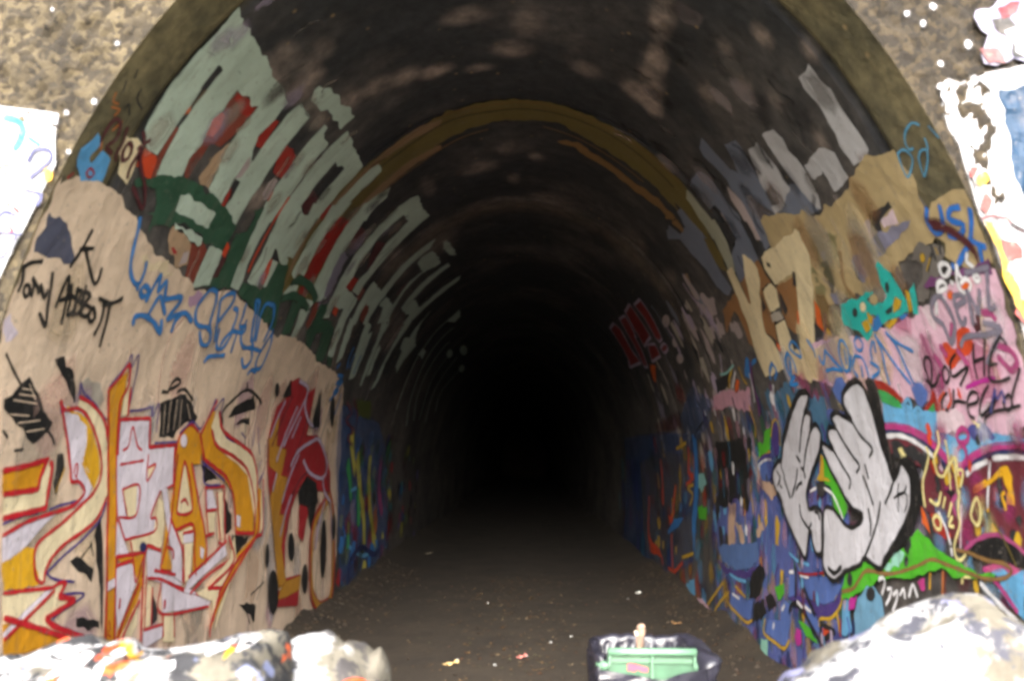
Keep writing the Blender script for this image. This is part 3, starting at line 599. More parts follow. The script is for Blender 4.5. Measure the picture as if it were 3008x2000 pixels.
F|navy|0|1958,1294 1955,1283 1942,1276 1923,1273 1901,1275 1881,1282 1866,1292 1859,1303 1862,1314 1874,1321 1893,1325 1915,1323 1936,1316 1951,1306
F|orangeyellow|0|2288,1906 2311,2006 2467,2103 2648,2057 2762,1974 2793,1825 2646,1826 2808,1570 2998,1347 3141,1053 2958,1031 2844,1003 2818,1339 2452,1366 2358,1461 2314,1261 2442,1102 2237,1125 2267,1399 2334,1590 2357,1787
F|cream|0|2491,1826 2735,1490 2476,1464 2446,1555
F|lilacwhite|0|2144,1655 2215,1662 2332,1463 2583,1215 2648,987 2448,1062 2427,1191 2292,1398
F|cream|0|2470,1335 2756,1364 2802,1257 2786,1000 2678,973 2618,1252
F|lilacwhite|0|2606,1329 2792,1320 2802,1257 2617,1263
F|lilacwhite|0|2786,1000 3170,1071 3491,1174 3540,1089 3148,1009 2771,920 2925,867 2688,911
F|lilacwhite|0|2979,1617 3140,1612 3269,1473 3042,1463
F|cream|0|3044,1452 3240,1441 3235,1274 3073,1276
F|cream|0|3280,1585 3417,1591 3483,1220 3379,1218
S|red2|21|2335,1887 2353,1491 2290,1253 2237,1125 2419,1085
S|red2|22|2470,1847 2446,1555 2474,1474 2736,1485 2629,1701 2488,1837
S|red2|22|2500,1553 2578,1570 2643,1526
S|red2|22|2334,1453 2613,1202 2648,987
S|red2|23|2617,1826 2838,1569 3080,1232 3077,1060
S|red2|23|2452,1366 2784,1373 2849,1148 2902,1006
S|red2|22|2592,1331 2790,1330
S|red2|22|2618,1252 2678,973
S|red2|24|2757,1004 3134,1097 3523,1194
S|red2|24|2805,884 3154,975 3657,1042
S|red2|24|2958,1640 3405,1638
S|red2|25|3405,1638 3485,1208 3348,1198
S|red2|25|3244,1597 3379,1218
S|red2|24|3042,1463 3254,1462
S|red2|24|3073,1276 3234,1280
S|red2|22|2296,1887 2311,2006 2467,2103 2648,2057
S|red2|21|2314,1261 2421,1231 2444,1170
S|red2|21|2117,1130 2502,1055
S|red2|24|2979,1617 3105,1274
F|orangeyellow|0|2837,1868 2664,1994 2890,2252 2891,2086 3041,1979 3352,1892 3753,1821 3990,1720 4178,1476 4223,1208 3735,1246 3706,1414 3596,1597 3346,1719 2982,1813
F|cream|0|2880,2108 2934,2232 3115,2094 3357,2032 3771,1955 4154,1845 4326,1598 4302,1253 3990,1720 3675,1821 3199,1925 3004,1990
F|orangeyellow|0|4326,1598 4423,1569 4443,1204 4236,1131 3645,892 3367,672 3254,559 3403,867 3767,1054 4271,1179
F|cream|0|4423,1569 4529,1236 4161,1076 3651,857 3441,638 3325,525 3402,666 3683,888 4236,1131 4443,1204
F|cream|0|3138,880 3620,1046 3700,1225 3775,1006 3409,832 3358,728 3279,610 3253,766 2925,867
S|purple|17|2819,1836 2990,1791 3392,1684
S|purple|17|2765,2147 2847,2316 2857,2228 3010,2327 3038,2170 3287,2030 3720,1979 4040,1908
S|purple|16|2297,2036 2484,2124 2652,2078 2711,2134
S|purple|20|4315,1637 4464,1739
S|purple|15|1925,1959 2285,1976
S|purple|17|2853,1825 2934,1673 3297,1652
S|red2|26|2678,2026 2835,2238 2885,2307
S|red2|28|2807,1868 3119,1790 3421,1706 3647,1536 3735,1246
S|red2|30|3735,1246 4224,1202
S|red2|30|2897,2075 3084,1958 3580,1869 3982,1745 4221,1474 4245,1206
S|red2|30|2973,2223 3154,2084 3682,1979 4045,1896 4242,1729 4291,1560
S|red2|30|4463,1673 4510,1212 4317,1162 3857,973 3420,764 3247,604 3232,499
S|red2|30|4288,1573 4353,1211 3775,1006 3379,803
S|red2|28|3139,875 3442,839
S|red2|28|3442,839 3354,751 3279,610
S|red2|28|3552,1237 3698,1014 3170,876
S|red2|26|2668,2047 2837,1868
F|lilacwhite|0|3730,1389 3829,1371 3823,1287 3744,1305
F|lilacwhite|0|2945,1202 3027,1173 3006,1111 2956,1137
F|lilacwhite|0|2445,1987 2447,1970 2438,1955 2420,1947 2396,1947 2371,1954 2351,1968 2338,1985 2335,2003 2344,2017 2361,2025 2385,2026 2410,2018 2431,2005
g|wildstyle_lettering|wall|narrow red and gold looping letters at the end of the beige field
F|crimson|0|4489,2072 4580,2350 4964,2504 4849,2612 5111,2680 5555,2563 5803,2630 5917,2268 5914,2109 6453,2123 7055,1911 7330,1682 7390,1469 6760,1490 6286,1666 5923,1564 5602,1336 5428,1027 5438,653 6096,616 6056,484 6026,307 5210,419 5134,554 5399,559 5177,909 4856,1281 4641,1628 4524,1925
F|gold|0|4505,2046 4722,2302 4788,1983 5179,1945 5076,1688 5356,1668 5107,1307 5381,1290 5270,984 5500,617 5231,596 4933,1125 4721,1491 4904,1733 4633,1790
F|gold|0|5500,617 6099,600 6059,468 5525,470 5197,490 5291,560
F|black|0|5874,1505 6218,1667 6666,1576 6784,1356 6366,1311 5962,1363
F|crimson|0|5962,1363 6366,1311 6162,963 5957,1042
F|black|3|6295,1331 6710,1359 6479,1064
S|crimson|139|7242,1387 6610,1119 6532,770 6678,351 7162,115 7719,152 7800,640 7617,1156 7308,1472
S|gold|85|7249,1352 6646,1116 6568,766 6714,346 7160,124 7676,158 7755,645 7574,1159 7317,1419
S|wine|26|4640,1980 4836,2222 5045,2480
S|wine|28|5336,1727 5696,2057 5836,2423
S|wine|28|5530,1414 5847,1612 6200,1715
S|wine|27|5417,1086 5600,1351
S|wine|32|7033,1807 7304,1489
S|lilac|40|4858,1844 5073,2116 5304,2392
S|lilac|41|5193,1429 5461,1696 5726,1904
S|lilac|40|5196,1104 5376,1319 5576,1485
S|lilac|38|4806,1556 4909,1719
S|lilac|38|4545,2060 4666,2243 4827,2422
S|lilac|41|5047,1986 5350,2274 5545,2515 5488,2620 5144,2652
S|lilac|43|5555,2563 5592,2409 5931,2252 6303,2218
S|lilac|45|5426,1784 5648,1934 6099,2034 6562,2076 7112,1807 6948,1637 6343,1697 5947,1843
S|lilac|48|6948,1637 7069,1462 7417,1327
S|lilac|47|7092,1342 6831,1104 6734,831
S|lilac|41|5323,2079 5511,2297
S|lilac|50|7417,1327 7634,834
F|black|0|5792,936 5791,874 5766,828 5722,805 5669,811 5617,843 5575,896 5553,958 5554,1018 5578,1064 5620,1088 5673,1084 5726,1052 5769,999
F|black|0|5206,558 5203,468 5163,402 5094,374 5011,387 4930,439 4868,518 4835,610 4837,696 4874,761 4940,793 5023,783 5105,733 5171,653
F|black|0|7315,776 7327,625 7304,508 7252,449 7181,458 7105,532 7040,656 6997,806 6986,953 7007,1068 7057,1130 7127,1126 7203,1054 7271,929
F|black|0|4507,2512 4525,2486 4525,2464 4507,2451 4476,2449 4438,2458 4400,2477 4369,2501 4352,2527 4351,2548 4367,2561 4397,2564 4436,2555 4475,2537
F|black|0|7043,2440 7113,2366 7142,2305 7127,2269 7074,2267 6994,2298 6902,2356 6812,2428 6741,2499 6702,2558 6707,2592 6756,2596 6841,2567 6945,2512
F|black|0|8136,1632 8146,1558 8124,1500 8077,1469 8019,1470 7961,1505 7911,1564 7875,1637 7859,1709 7868,1767 7904,1799 7961,1799 8030,1766 8094,1706
F|black|0|4796,948 4797,902 4784,866 4760,848 4730,852 4699,875 4674,915 4660,962 4658,1008 4670,1044 4694,1062 4724,1059 4755,1036 4781,996
F|black|0|6439,526 6438,458 6410,407 6361,384 6301,392 6241,431 6195,490 6170,561 6170,627 6197,678 6245,702 6305,696 6365,658 6413,598
F|black|3|4690,2455 4819,2638 4978,2490
F|black|3|6033,2289 6054,2650 6429,2239 6181,2197
F|black|0|7811,1000 7812,929 7788,874 7745,847 7690,851 7635,887 7591,946 7566,1017 7565,1087 7588,1141 7631,1169 7685,1166 7740,1132 7785,1072
g|layered_graffiti|wall|dim overlapping coloured graffiti deeper along the left wall
R|~navy ~blue ~wine olivegreen purple yellowgreen charcoal crimson teal|120|460|3|0.5|8200,50 17000,2200
F|~steelblue2|8|7377,2513 8649,2526 10468,2389 11733,1936 12252,929 12200,386 10887,188 9075,192 8275,219
F|olivegreen|8|8206,2679 9299,2711 9597,2441 8631,2460
S|lemonpale|197|9175,1922 9566,1396 9975,844 10035,539
S|lemonpale|209|10176,1883 10271,1261 10776,741 11045,444
S|lemonpale|184|8389,2213 8739,1920 9090,1676
S|green|182|8401,1802 8690,1602 8857,1320
S|green|193|9391,1401 9485,920
S|green|182|8717,973 8674,666
S|plum|221|11217,1790 11224,1340 11603,966
S|rust|244|10922,1050 11060,719
S|sky|56|8838,1420 9268,1447
S|sky|60|8777,656 9936,421 11127,391
R|lemonpale ~green ~plum blue ~sky ~navy ~crimson ~lilac ~charcoal ~olivegreen|80|430|4|0.45|8200,150 13000,2200
S|wine|47|7626,2601 8091,2473 7833,2364 8453,2251 8154,2144 8534,2054
S|wine|48|8019,2667 8529,2455 8595,2215
S|yellowgreen|59|9175,1922 9566,1396 9975,844 10035,539
S|yellowgreen|63|10176,1883 10271,1261 10776,741 11045,444
S|navy|93|8772,153 8819,438 9788,562 10855,349 11414,410
g|roller_lettering|wall|grey and slate block letters high on the right haunch
F|palegrey|6|791,7831 617,7836 636,7933 592,8014 618,8155 616,8244 615,8320 602,8389 672,8415 857,8410 873,8337 845,8160 815,8027 820,7897
F|slateblue|5|2608,7512 2439,7504 2439,7630 2437,7742 2434,7819 2364,7904 2389,8028 2396,8163 2288,8271 2196,8293 1746,8208 1684,8237 1629,8354 1583,8457 1680,8452 1810,8419 2022,8455 2305,8450 2747,8358 2692,8182 2651,8037 2666,7902 2620,7844 2633,7727 2659,7581
F|slateblue|4|2208,7677 2108,7708 2011,7729 2023,7787 2046,7870 2100,7969 2146,8071 2184,8196 2232,8288 2441,8071 2367,7895 2270,7781
F|palegrey|5|1948,7851 1760,7859 1772,7955 1765,8057 1793,8151 1788,8220 1959,8257 2100,8288 2223,8284 2218,8235 2055,8253 2007,8121 2153,8127 2132,8054 2056,7941
F|palegrey|5|1628,7868 1456,7890 1433,7976 1476,8051 1432,8122 1440,8203 1457,8292 1485,8382 1542,8463 1600,8445 1629,8354 1670,8229 1701,8144 1685,8020 1667,7929
F|palegrey|7|1413,8188 1302,8174 1059,8210 980,8271 974,8360 983,8425 1103,8440 1242,8433 1224,8350 1233,8287 1340,8303 1430,8277
F|slateblue|5|3345,7607 3041,7608 2944,7621 2865,7719 2882,7828 2899,7943 2850,8084 2951,8276 3218,8201 3188,8051 3158,7956 3175,7871 3353,7872 3340,7755
F|slateblue|4|4034,7648 3891,7659 3905,7827 3858,8015 4152,7926 4155,7775
F|slateblue|4|4672,7656 4489,7650 4424,7771 4371,7860 4826,7717
F|greenwhite|4|3452,7623 3469,7793 3465,7980 3461,8131 3736,8051 3698,7838 3624,7646
F|pinkgrey|4|2689,7868 2636,8043 2672,8173 2732,8338 2866,8300 2819,8118 2795,7971
S|pinkgrey|21|3167,7971 3185,8086 3199,8206
F|slateblue|4|3158,8053 2888,8138 2935,8284 2982,8443 3081,8496 3494,8505 3668,8499 3645,8395 3559,8297 3315,8219 3219,8204
F|slateblue|6|4530,7815 4100,7775 3909,7868 4010,8097 4070,8294 4004,8504 4255,8524 4427,8397 4431,8207 4539,7980
F|slateblue|4|2644,8198 1882,8431 2049,8462 2587,8433 2747,8427 2685,8316
F|greenwhite|4|3630,7892 3392,7970 3443,8139 3535,8286 3669,8406 3820,8354 3758,8211 3701,8028
F|charcoal|4|3405,7974 3192,8042 3207,8199 3394,8239 3392,8171
F|charcoal|4|2905,8133 2775,8173 2819,8332 2892,8450 2971,8423 2935,8284
R|~charcoal ~smoke ~charcoal ~pinkgrey|60|150|72|1.8|500,6900 3400,8700
g|paint_patch|wall|peeling pale grey and pink flecks on the right wall
F|tanbrown|6|5297,8078 5077,8088 5348,8332 5381,8273
F|pinkgrey|14|5434,8346 4943,8354 4723,8457 4843,8548 5175,8624 5340,8537
F|pinkgrey|14|5431,8662 4889,8709 4930,8795 5354,8849 5511,8768
F|pinkgrey|14|4515,8733 4341,8796 4317,8886 4524,8908 4687,8831
F|pinkgrey|12|6127,8310 5796,8328 5922,8413 5930,8583 6102,8705 6194,8607 6270,8441
S|pinkgrey|35|6256,8354 6315,8522 6306,8752 6400,8931 6533,9097
S|pinkgrey|44|9022,8714 8881,8991
F|pinkgrey|0|7009,8314 7103,8335 7214,8346 7323,8345 7405,8332 7444,8308 7430,8280 7365,8252 7264,8232 7150,8221 7045,8224 6970,8238 6936,8260 6950,8287
F|pinkgrey|0|7105,8586 7180,8606 7273,8618 7368,8619 7445,8609 7487,8589 7485,8564 7440,8539 7360,8519 7263,8507 7170,8507 7098,8518 7060,8537 7063,8562
F|pinkgrey|0|7224,8792 7292,8812 7387,8823 7491,8824 7584,8814 7646,8794 7662,8769 7630,8744 7556,8724 7456,8714 7353,8714 7265,8725 7209,8744 7194,8768
R|pinkgrey greybeige lilac charcoal slateblue|70|230|11|2.4|5000,8200 7500,10200
R|greybeige charcoal brownish greyviolet|50|300|12|2.4|7000,8600 11000,10400
g|graffiti_lettering|wall|dark red letters with pale outline high in the gloom on the right
F|darkred|3|11053,7714 10462,7715 10366,7875 10606,8190 10418,8484 11626,8426 11288,8315 11162,8041
F|darkred|3|9898,7754 9373,7791 9656,8109 9780,8137 9835,8329 9997,8607 10299,8574 10236,8321 10102,7988
F|darkred|3|9169,7766 8457,7758 8550,7982 8559,8296 9053,8307 9455,8336 9405,8010
F|darkred|3|8239,7821 7680,7840 7760,8129 7916,8420 8189,8432 8283,8338 8177,8024
F|darkred|3|9095,8343 8528,8410 8590,8590 9441,8584 9277,8447
F|darkred|0|7869,8566 7951,8586 8061,8595 8178,8594 8279,8581 8341,8559 8351,8533 8306,8508 8217,8489 8102,8479 7987,8482 7893,8495 7837,8517 7828,8542
S|lilac|51|11053,7714 10462,7715
S|lilac|49|10462,7715 10366,7875
S|lilac|50|10366,7875 10606,8190
S|lilac|49|10606,8190 10418,8484
S|lilac|51|10418,8484 11626,8426
S|lilac|53|11626,8426 11288,8315
S|lilac|52|11288,8315 11162,8041
S|lilac|52|11162,8041 11053,7714
S|lilac|47|9898,7754 9373,7791
S|lilac|46|9373,7791 9656,8109
S|lilac|47|9656,8109 9780,8137
S|lilac|47|9780,8137 9835,8329
S|lilac|47|9835,8329 9997,8607
S|lilac|48|9997,8607 10299,8574
S|lilac|49|10299,8574 10236,8321
S|lilac|48|10236,8321 10102,7988
S|lilac|48|10102,7988 9898,7754
S|lilac|44|9169,7766 8457,7758
S|lilac|43|8457,7758 8550,7982
S|lilac|43|8550,7982 8559,8296
S|lilac|44|8559,8296 9053,8307
S|lilac|45|9053,8307 9455,8336
S|lilac|46|9455,8336 9405,8010
S|lilac|46|9405,8010 9169,7766
S|lilac|41|8239,7821 7680,7840
S|lilac|40|7680,7840 7760,8129
S|lilac|40|7760,8129 7916,8420
S|lilac|41|7916,8420 8189,8432
S|lilac|42|8189,8432 8283,8338
S|lilac|42|8283,8338 8177,8024
S|lilac|42|8177,8024 8239,7821
S|lilac|44|9095,8343 8528,8410
S|lilac|43|8528,8410 8590,8590
S|lilac|44|8590,8590 9441,8584
S|lilac|46|9441,8584 9277,8447
S|lilac|45|9277,8447 9095,8343
S|lilac|41|7869,8566 7936,8487 8306,8508 8232,8589 7869,8566
g|paint_patch|wall|tan rolled ground coat on the upper right wall
F|tan|8|1618,8480 1436,8480 1208,8494 857,8411 672,8414 562,8437 386,8484 384,8564 359,8636 373,8717 365,8809 400,8878 378,8962 511,8970 716,8967 863,8982 891,9067 1140,8940 1203,9006 1357,9057 1805,9029 2128,9012 2837,9118 3020,9021 2889,8829 2823,8625 2649,8520 2602,8386 2554,8310 2518,8232 2109,8316
F|tan|8|231,8786 128,8809 17,8836 8,8912 4,9000 4,9156 6,9194 118,9178 251,9131 395,9063 350,9006 386,8960 406,8895 382,8836
F|olivegrey|14|1624,8626 1494,8649 1609,8714 1646,8825 1720,8778 1721,8686
F|olivegrey|14|2149,8740 2058,8786 2064,8974 2112,9121 2290,9156 2277,8967
F|olivegrey|12|1590,8591 1578,8655 1631,8774 1636,8700
F|charcoal|6|960,8666 678,8673 673,8710 812,8720 883,8741 894,8785 954,8784 982,8718
F|palepink|5|865,8736 673,8721 686,8797 862,8789
F|pinkgrey|6|1136,8691 979,8682 965,8771 1085,8787 1179,8801
F|black|4|1288,8762 1175,8725 1198,8818 1298,8821
F|slateviolet|6|1470,8859 1397,8819 1203,8822 1089,8791 908,8787 676,8810 545,8818 648,8847 782,8871 930,8880 1047,8898 1161,8935 1305,8974 1383,8996 1463,8963 1477,8892
F|black|4|1470,8899 1420,8978 1470,8956
F|charcoal|8|1951,8742 1806,8739 1832,8843 1851,8918 1962,8957 1935,8858
F|pinkgrey|5|1875,8685 1777,8690 1832,8732 1924,8736
F|slateviolet|8|1991,8952 1851,8949 1867,9058 1980,9038
F|smoke|14|743,8961 498,8978 421,8979 340,8995 403,9061 466,9106 551,9142 752,9221 839,9225 658,9049
F|smoke|14|863,8982 882,9069 949,9135 994,9050
S|charcoal|15|365,8979 403,9038
S|charcoal|15|459,8978 473,9054
S|charcoal|16|594,8997 604,9032
S|charcoal|16|483,9019 588,9088
S|mustard|9|429,9000 430,9036
S|mustard|9|515,9034 597,9086
F|mustard|0|569,9022 577,9028 586,9032 595,9034 603,9032 607,9027 607,9021 603,9014 596,9007 586,9003 577,9001 569,9003 565,9008 565,9014
F|smoke|6|373,8717 351,8734 333,8805 365,8809
F|dkgreen2|10|2029,9073 1878,9158 1725,9268 1890,9262 2163,9212 2169,9143
R|~olivegrey ~greybeige ~ochre2 ~creamtan|26|230|53|2.2|800,8550 2400,9250
g|roller_lettering|wall|cream V and 7 rolled letters on the right wall
F|ochre2|5|4643,8604 3934,8536 3917,8666 4039,8895 4077,9054 4189,8998 4187,8746 4274,8679 4858,8799
F|ochre2|5|3668,8499 2992,8448 2969,8658 3217,8651 3273,8823 3253,8939 3370,9093 3630,8941 3708,8689
F|ochre2|5|2891,8718 2517,8712 2516,8788 2660,8932 2901,9100 3007,9014 2972,8841
F|orange|6|2309,8928 2256,9015 2322,9170 2414,9092
F|orange|4|2705,8951 2624,8938 2750,9054 2802,9032
F|orange|4|3384,9083 3312,9152 3392,9178 3415,9131
F|mustard|6|2247,9150 2194,9226 2419,9252 2366,9196
F|charcoal|6|2442,9082 2350,9179 2458,9254 2580,9238
F|creamtan|4|3877,8349 3658,8341 3695,8434 3703,8583 3708,8689 3650,8708 3570,8610 3483,8499 3347,8400 3264,8332 3131,8421 3101,8507 3199,8609 3353,8701 3513,8859 3582,8987 3452,9097 3396,9228 3439,9320 3998,9342 4077,9150 4068,9047 4008,8875 3965,8657 3932,8502
F|creamtan|4|2892,8450 2723,8441 2444,8456 2199,8453 2059,8456 2031,8487 2042,8583 2055,8658 2149,8740 2222,8841 2371,8982 2489,9127 2668,9312 2953,9279 2792,9082 2589,8876 2509,8783 2423,8692 2902,8694 2952,8542
F|creamtan|4|3216,8667 2959,8667 2908,8729 3015,8855 3254,8864 3246,8752
F|creamtan|4|3257,8961 3014,8963 3033,9117 3054,9267 3351,9233 3325,9077
F|charcoal|4|2881,8728 2854,8791 2859,8897 2957,8937 2957,8865
F|charcoal|3|2455,8684 2438,8702 2509,8783 2559,8772
F|charcoal|4|3283,8692 3306,8810 3445,8831 3384,8773
F|greybeige|5|3283,8867 3055,8884 3019,8948 3304,8938
F|charcoal|2|2847,8510 2800,8540 2809,8560 2862,8533
g|paint_patch|wall|pink ground coat with cream corner on the lower right wall
F|pink|8|1908,9244 1612,9308 1403,9288 1227,9278 959,9269 794,9267 690,9266 561,9197 397,9202 239,9212 61,9187 4,9209 4,9386 4,9486 4,9667 9,9888 415,9995 1048,9938 1023,9749 1300,9731 1633,9630 2215,9585 3058,9417 3148,9268 2463,9217
F|creamtan2|8|2501,9257 2292,9234 2109,9228 1917,9255 1867,9308 1966,9459 2177,9480 2502,9487 2849,9476 3270,9397 3146,9197
F|palepink|10|794,9267 708,9277 698,9368 727,9382 766,9348
F|pink2|8|6303,9350 5910,9329 5381,9341 5241,9388 4643,9365 4827,9589 5129,9573 5607,9510 6538,9507
R|~palepink ~lilac ~pink3 ~white ~creamtan ~plum|60|260|52|2|100,9200 3400,10600
g|graffiti_tag|wall|turquoise bubble tag with mustard gaps on the right wall
F|turquoise|5|1857,9051 1719,9040 1581,9054 1500,9047 1309,9051 1310,9067 1370,9088 1430,9093 1389,9139 1231,9140 1145,9114 1162,9048 1128,8944 1091,8931 1000,9019 966,9103 933,9189 946,9252 1052,9254 1202,9261 1349,9254 1346,9217 1429,9187 1510,9234 1472,9273 1620,9318 1707,9244 1815,9228 1839,9201 1919,9183 1918,9130
F|turquoise|5|857,9149 769,9108 784,9154 829,9242 854,9277 900,9264 881,9209
F|mustard|0|1105,9184 1041,9149 993,9178 1038,9206 1130,9216
F|charcoal|0|1232,9204 1119,9187 1148,9207 1214,9212
F|charcoal|0|1643,9137 1655,9146 1670,9151 1687,9153 1702,9151 1711,9145 1714,9136 1709,9126 1697,9118 1681,9112 1664,9110 1650,9113 1641,9119 1638,9128
F|charcoal|0|1083,9079 1093,9089 1104,9096 1115,9099 1122,9097 1126,9091 1124,9083 1117,9073 1107,9063 1095,9057 1085,9054 1077,9055 1074,9061 1076,9070
F|creamtan|0|1489,9127 1501,9136 1518,9142 1537,9143 1553,9141 1565,9134 1568,9124 1563,9114 1551,9105 1534,9100 1515,9098 1498,9101 1488,9108 1484,9117
F|tan|0|1281,9115 1295,9125 1316,9130 1341,9131 1364,9127 1381,9118 1388,9107 1385,9096 1370,9087 1348,9082 1323,9081 1301,9085 1284,9094 1277,9104
F|mustard|0|1620,9212 1527,9204 1514,9256 1597,9271
F|mustard|0|1490,9160 1441,9201 1469,9235 1511,9218
F|mustard|3|1307,9265 1115,9259 1165,9277 1252,9295
F|mustard|3|898,9131 870,9152 900,9249 936,9253
F|blue|4|1425,9215 1339,9191 1337,9271 1419,9291 1497,9269
F|blue|4|1076,9255 956,9250 979,9266 1065,9272
g|graffiti_tag|wall|thin azure scrawl across cream and pink paint
S|azure|25|2397,9289 2489,9374 2531,9357 2548,9310
S|azure|25|2397,9289 2273,9379 2161,9458 2313,9430 2477,9429
S|azure|23|2002,9278 2053,9260 2117,9300 2144,9369 2114,9462 2026,9453 1973,9342 2013,9271
S|azure|23|2028,9329 2055,9427
S|azure|22|1763,9276 1830,9301 1811,9356 1743,9364 1701,9330 1738,9282
S|azure|23|1882,9387 1966,9459 1916,9522
S|azure|22|1882,9387 1777,9411 1739,9483 1736,9544
S|azure|22|1547,9334 1613,9386 1624,9439
S|azure|21|1521,9337 1544,9405
S|azure|22|1661,9452 1554,9501 1587,9531 1695,9548
S|azure|21|1479,9299 1449,9406 1466,9510 1462,9611
S|azure|21|1456,9340 1304,9517 1179,9635
S|azure|20|1316,9312 1232,9406 1184,9539 1143,9633
S|azure|20|1316,9312 1216,9383 1043,9460
S|azure|23|1815,9463 1830,9530
S|azure|23|1940,9381 2026,9477
S|azure|27|3034,9138 3122,9176 3044,9235 2929,9276 2920,9222 2967,9161 3034,9138
S|azure|26|2695,9170 2620,9259 2627,9311
S|azure|32|3201,9206 3315,9258 3327,9357 3243,9422
S|azure|31|3201,9206 3133,9278 3133,9376
S|azure|32|3199,9398 3366,9454 3164,9464
S|azure|32|3203,9277 3286,9390
S|blue|38|3693,9238 3821,9294 3880,9365
S|blue|37|3693,9238 3637,9312 3754,9377
g|graffiti_tag|wall|light blue faint loops on the right entrance ring
S|skydim|13|91,8464 131,8433 214,8445 264,8487 261,8527 226,8531
S|skydim|13|368,8506 298,8508 266,8559 297,8595 385,8631 383,8563 365,8512
S|skydim|12|100,8529 117,8578 166,8564 219,8586 248,8659 245,8674 162,8621 123,8576
S|skydim|12|33,8493 7,8567
g|graffiti_tag|wall|bold blue letters US with mark near the right portal edge
S|blue2|34|350,8813 394,8861 379,8930 337,8946 279,8921 238,8833
S|blue2|33|93,8886 167,8873 211,8904 170,8938 117,8966 159,8998 234,8995 272,8976
S|blue2|32|20,8916 51,8975 112,9044
S|blue2|32|105,9046 64,9077 18,9101
S|blue2|33|151,9064 288,9123
S|blue2|32|60,9083 83,9161
S|blue2|34|326,9114 344,9128
F|maroon|2|399,8855 316,8879 235,8933 157,9007 115,9060 99,9115 115,9162 119,9110 151,9064 208,9006 286,8950 374,8913
g|graffiti_tag|wall|white bubble letters over orange near the right portal edge
F|violet|10|698,9150 481,9125 444,9151 316,9125 150,9154 21,9150 35,9229 204,9185 467,9183 666,9190
F|orange|0|230,9235 241,9244 258,9249 279,9250 299,9246 314,9238 322,9228 319,9217 308,9208 290,9202 269,9202 249,9206 234,9214 227,9224
F|orange|0|430,9248 437,9255 447,9259 459,9260 470,9258 478,9253 481,9246 478,9239 471,9233 461,9228 449,9227 438,9229 430,9234 427,9241
S|white|26|397,9089 457,9094 462,9138 425,9151 368,9123 397,9089
S|white|25|303,9119 308,9162 298,9186
S|white|25|173,9093 204,9125 165,9163
S|white|26|571,9222 533,9169 474,9168 462,9202 545,9213 517,9255
S|white|25|295,9121 342,9186 345,9242 289,9262 234,9230 264,9198 324,9211
S|white|24|164,9197 195,9208 176,9229 141,9223 164,9197
S|white|27|608,9247 651,9309
S|white|26|405,9186 387,9199
g|graffiti_tag|wall|grey violet letters and arrow over orange red on pink paint
F|redorange|12|494,9407 370,9421 400,9490 451,9553 550,9573 664,9578 702,9524 673,9473 571,9477
S|plum|39|815,9511 763,9582
S|plum|39|721,9471 684,9526
S|plum|38|534,9383 578,9440
S|plum|34|224,9372 154,9388 126,9421
S|plum|34|179,9536 77,9572 45,9627 104,9661 148,9628 190,9587
S|plum|37|555,9514 490,9597
S|plum|39|794,9602 825,9683
S|magenta|23|568,9703 412,9685 264,9682
S|maroon|34|308,9332 327,9406 306,9444
S|maroon|33|270,9381 289,9442
S|greyviolet|31|533,9239 602,9226 681,9268 688,9323 621,9370 609,9445 597,9473 534,9428 504,9379 516,9296 547,9232
S|greyviolet|30|442,9309 426,9259 350,9264 334,9293 433,9311 441,9380 418,9401 383,9372
S|greyviolet|29|289,9250 308,9332 331,9414
S|greyviolet|29|286,9259 251,9376
S|greyviolet|29|179,9271 251,9376
S|greyviolet|28|64,9203 108,9285 143,9369 86,9363
S|greyviolet|29|510,9498 456,9466 384,9462 258,9476 111,9476
S|greyviolet|28|111,9476 103,9461 234,9417
S|greyviolet|29|111,9476 176,9528 250,9568 294,9609
S|greyviolet|28|245,9172 144,9181 38,9188
g|graffiti_tag|wall|two lines of black handwriting on pink paint at the right edge
S|black|19|940,9688 954,9610 957,9538 906,9505 872,9538 894,9597 932,9650
S|black|19|984,9627 909,9667 808,9610
S|black|18|721,9577 777,9608 766,9664 711,9633 721,9577
S|black|18|582,9529 655,9561 684,9617 657,9638 494,9605 615,9686
S|black|17|382,9506 422,9582 429,9667
S|black|17|261,9496 311,9578 350,9657
S|black|17|424,9586 304,9578
S|black|16|122,9499 84,9540
S|black|16|122,9499 220,9555 285,9622 308,9674 277,9693 210,9699 124,9690
S|black|16|273,9615 204,9618
S|black|19|780,9714 852,9741 866,9819 779,9777
S|black|18|697,9702 755,9811 828,9871
S|black|18|600,9775 706,9764 755,9811 722,9870
S|black|17|579,9789 478,9778 454,9742 517,9728 582,9776 582,9841 535,9856
S|black|17|332,9709 409,9753 468,9817 463,9847 387,9822 285,9766
S|black|16|432,9898 427,9861 319,9833 201,9828 87,9818
S|black|16|161,9763 152,9815 204,9835 228,9798 161,9763
S|black|16|22,9657 96,9728 146,9780
S|black|17|280,9754 316,9805 374,9831
S|redorange|16|806,9707 886,9748 894,9813
S|redorange|16|741,9694 751,9757 804,9790
S|redorange|16|650,9701 635,9751 661,9727
S|redorange|16|926,9839 847,9796
S|indigo|17|277,9730 327,9792 361,9839
S|indigo|16|277,9730 274,9779 213,9743 213,9799
g|layered_graffiti|wall|overlapping blue and purple graffiti layers low on the right wall
F|periwinkle2|10|7026,10479 4885,10273 4284,10297 3052,9733 2277,9709 2392,10183 2479,10777 2603,11146 2721,11463 4743,11976 6573,11976 6992,11381
F|tealdark|20|4156,9444 3383,9474 2623,9605 2725,9962 3219,10291 4071,10244 4139,9789
R|~purple ~sky ~lilac ~pink ~teal ~crimson mustard ~periwinkle dkgreen navy ~steelblue charcoal|190|150|21|3.6|2600,9700 6200,11500
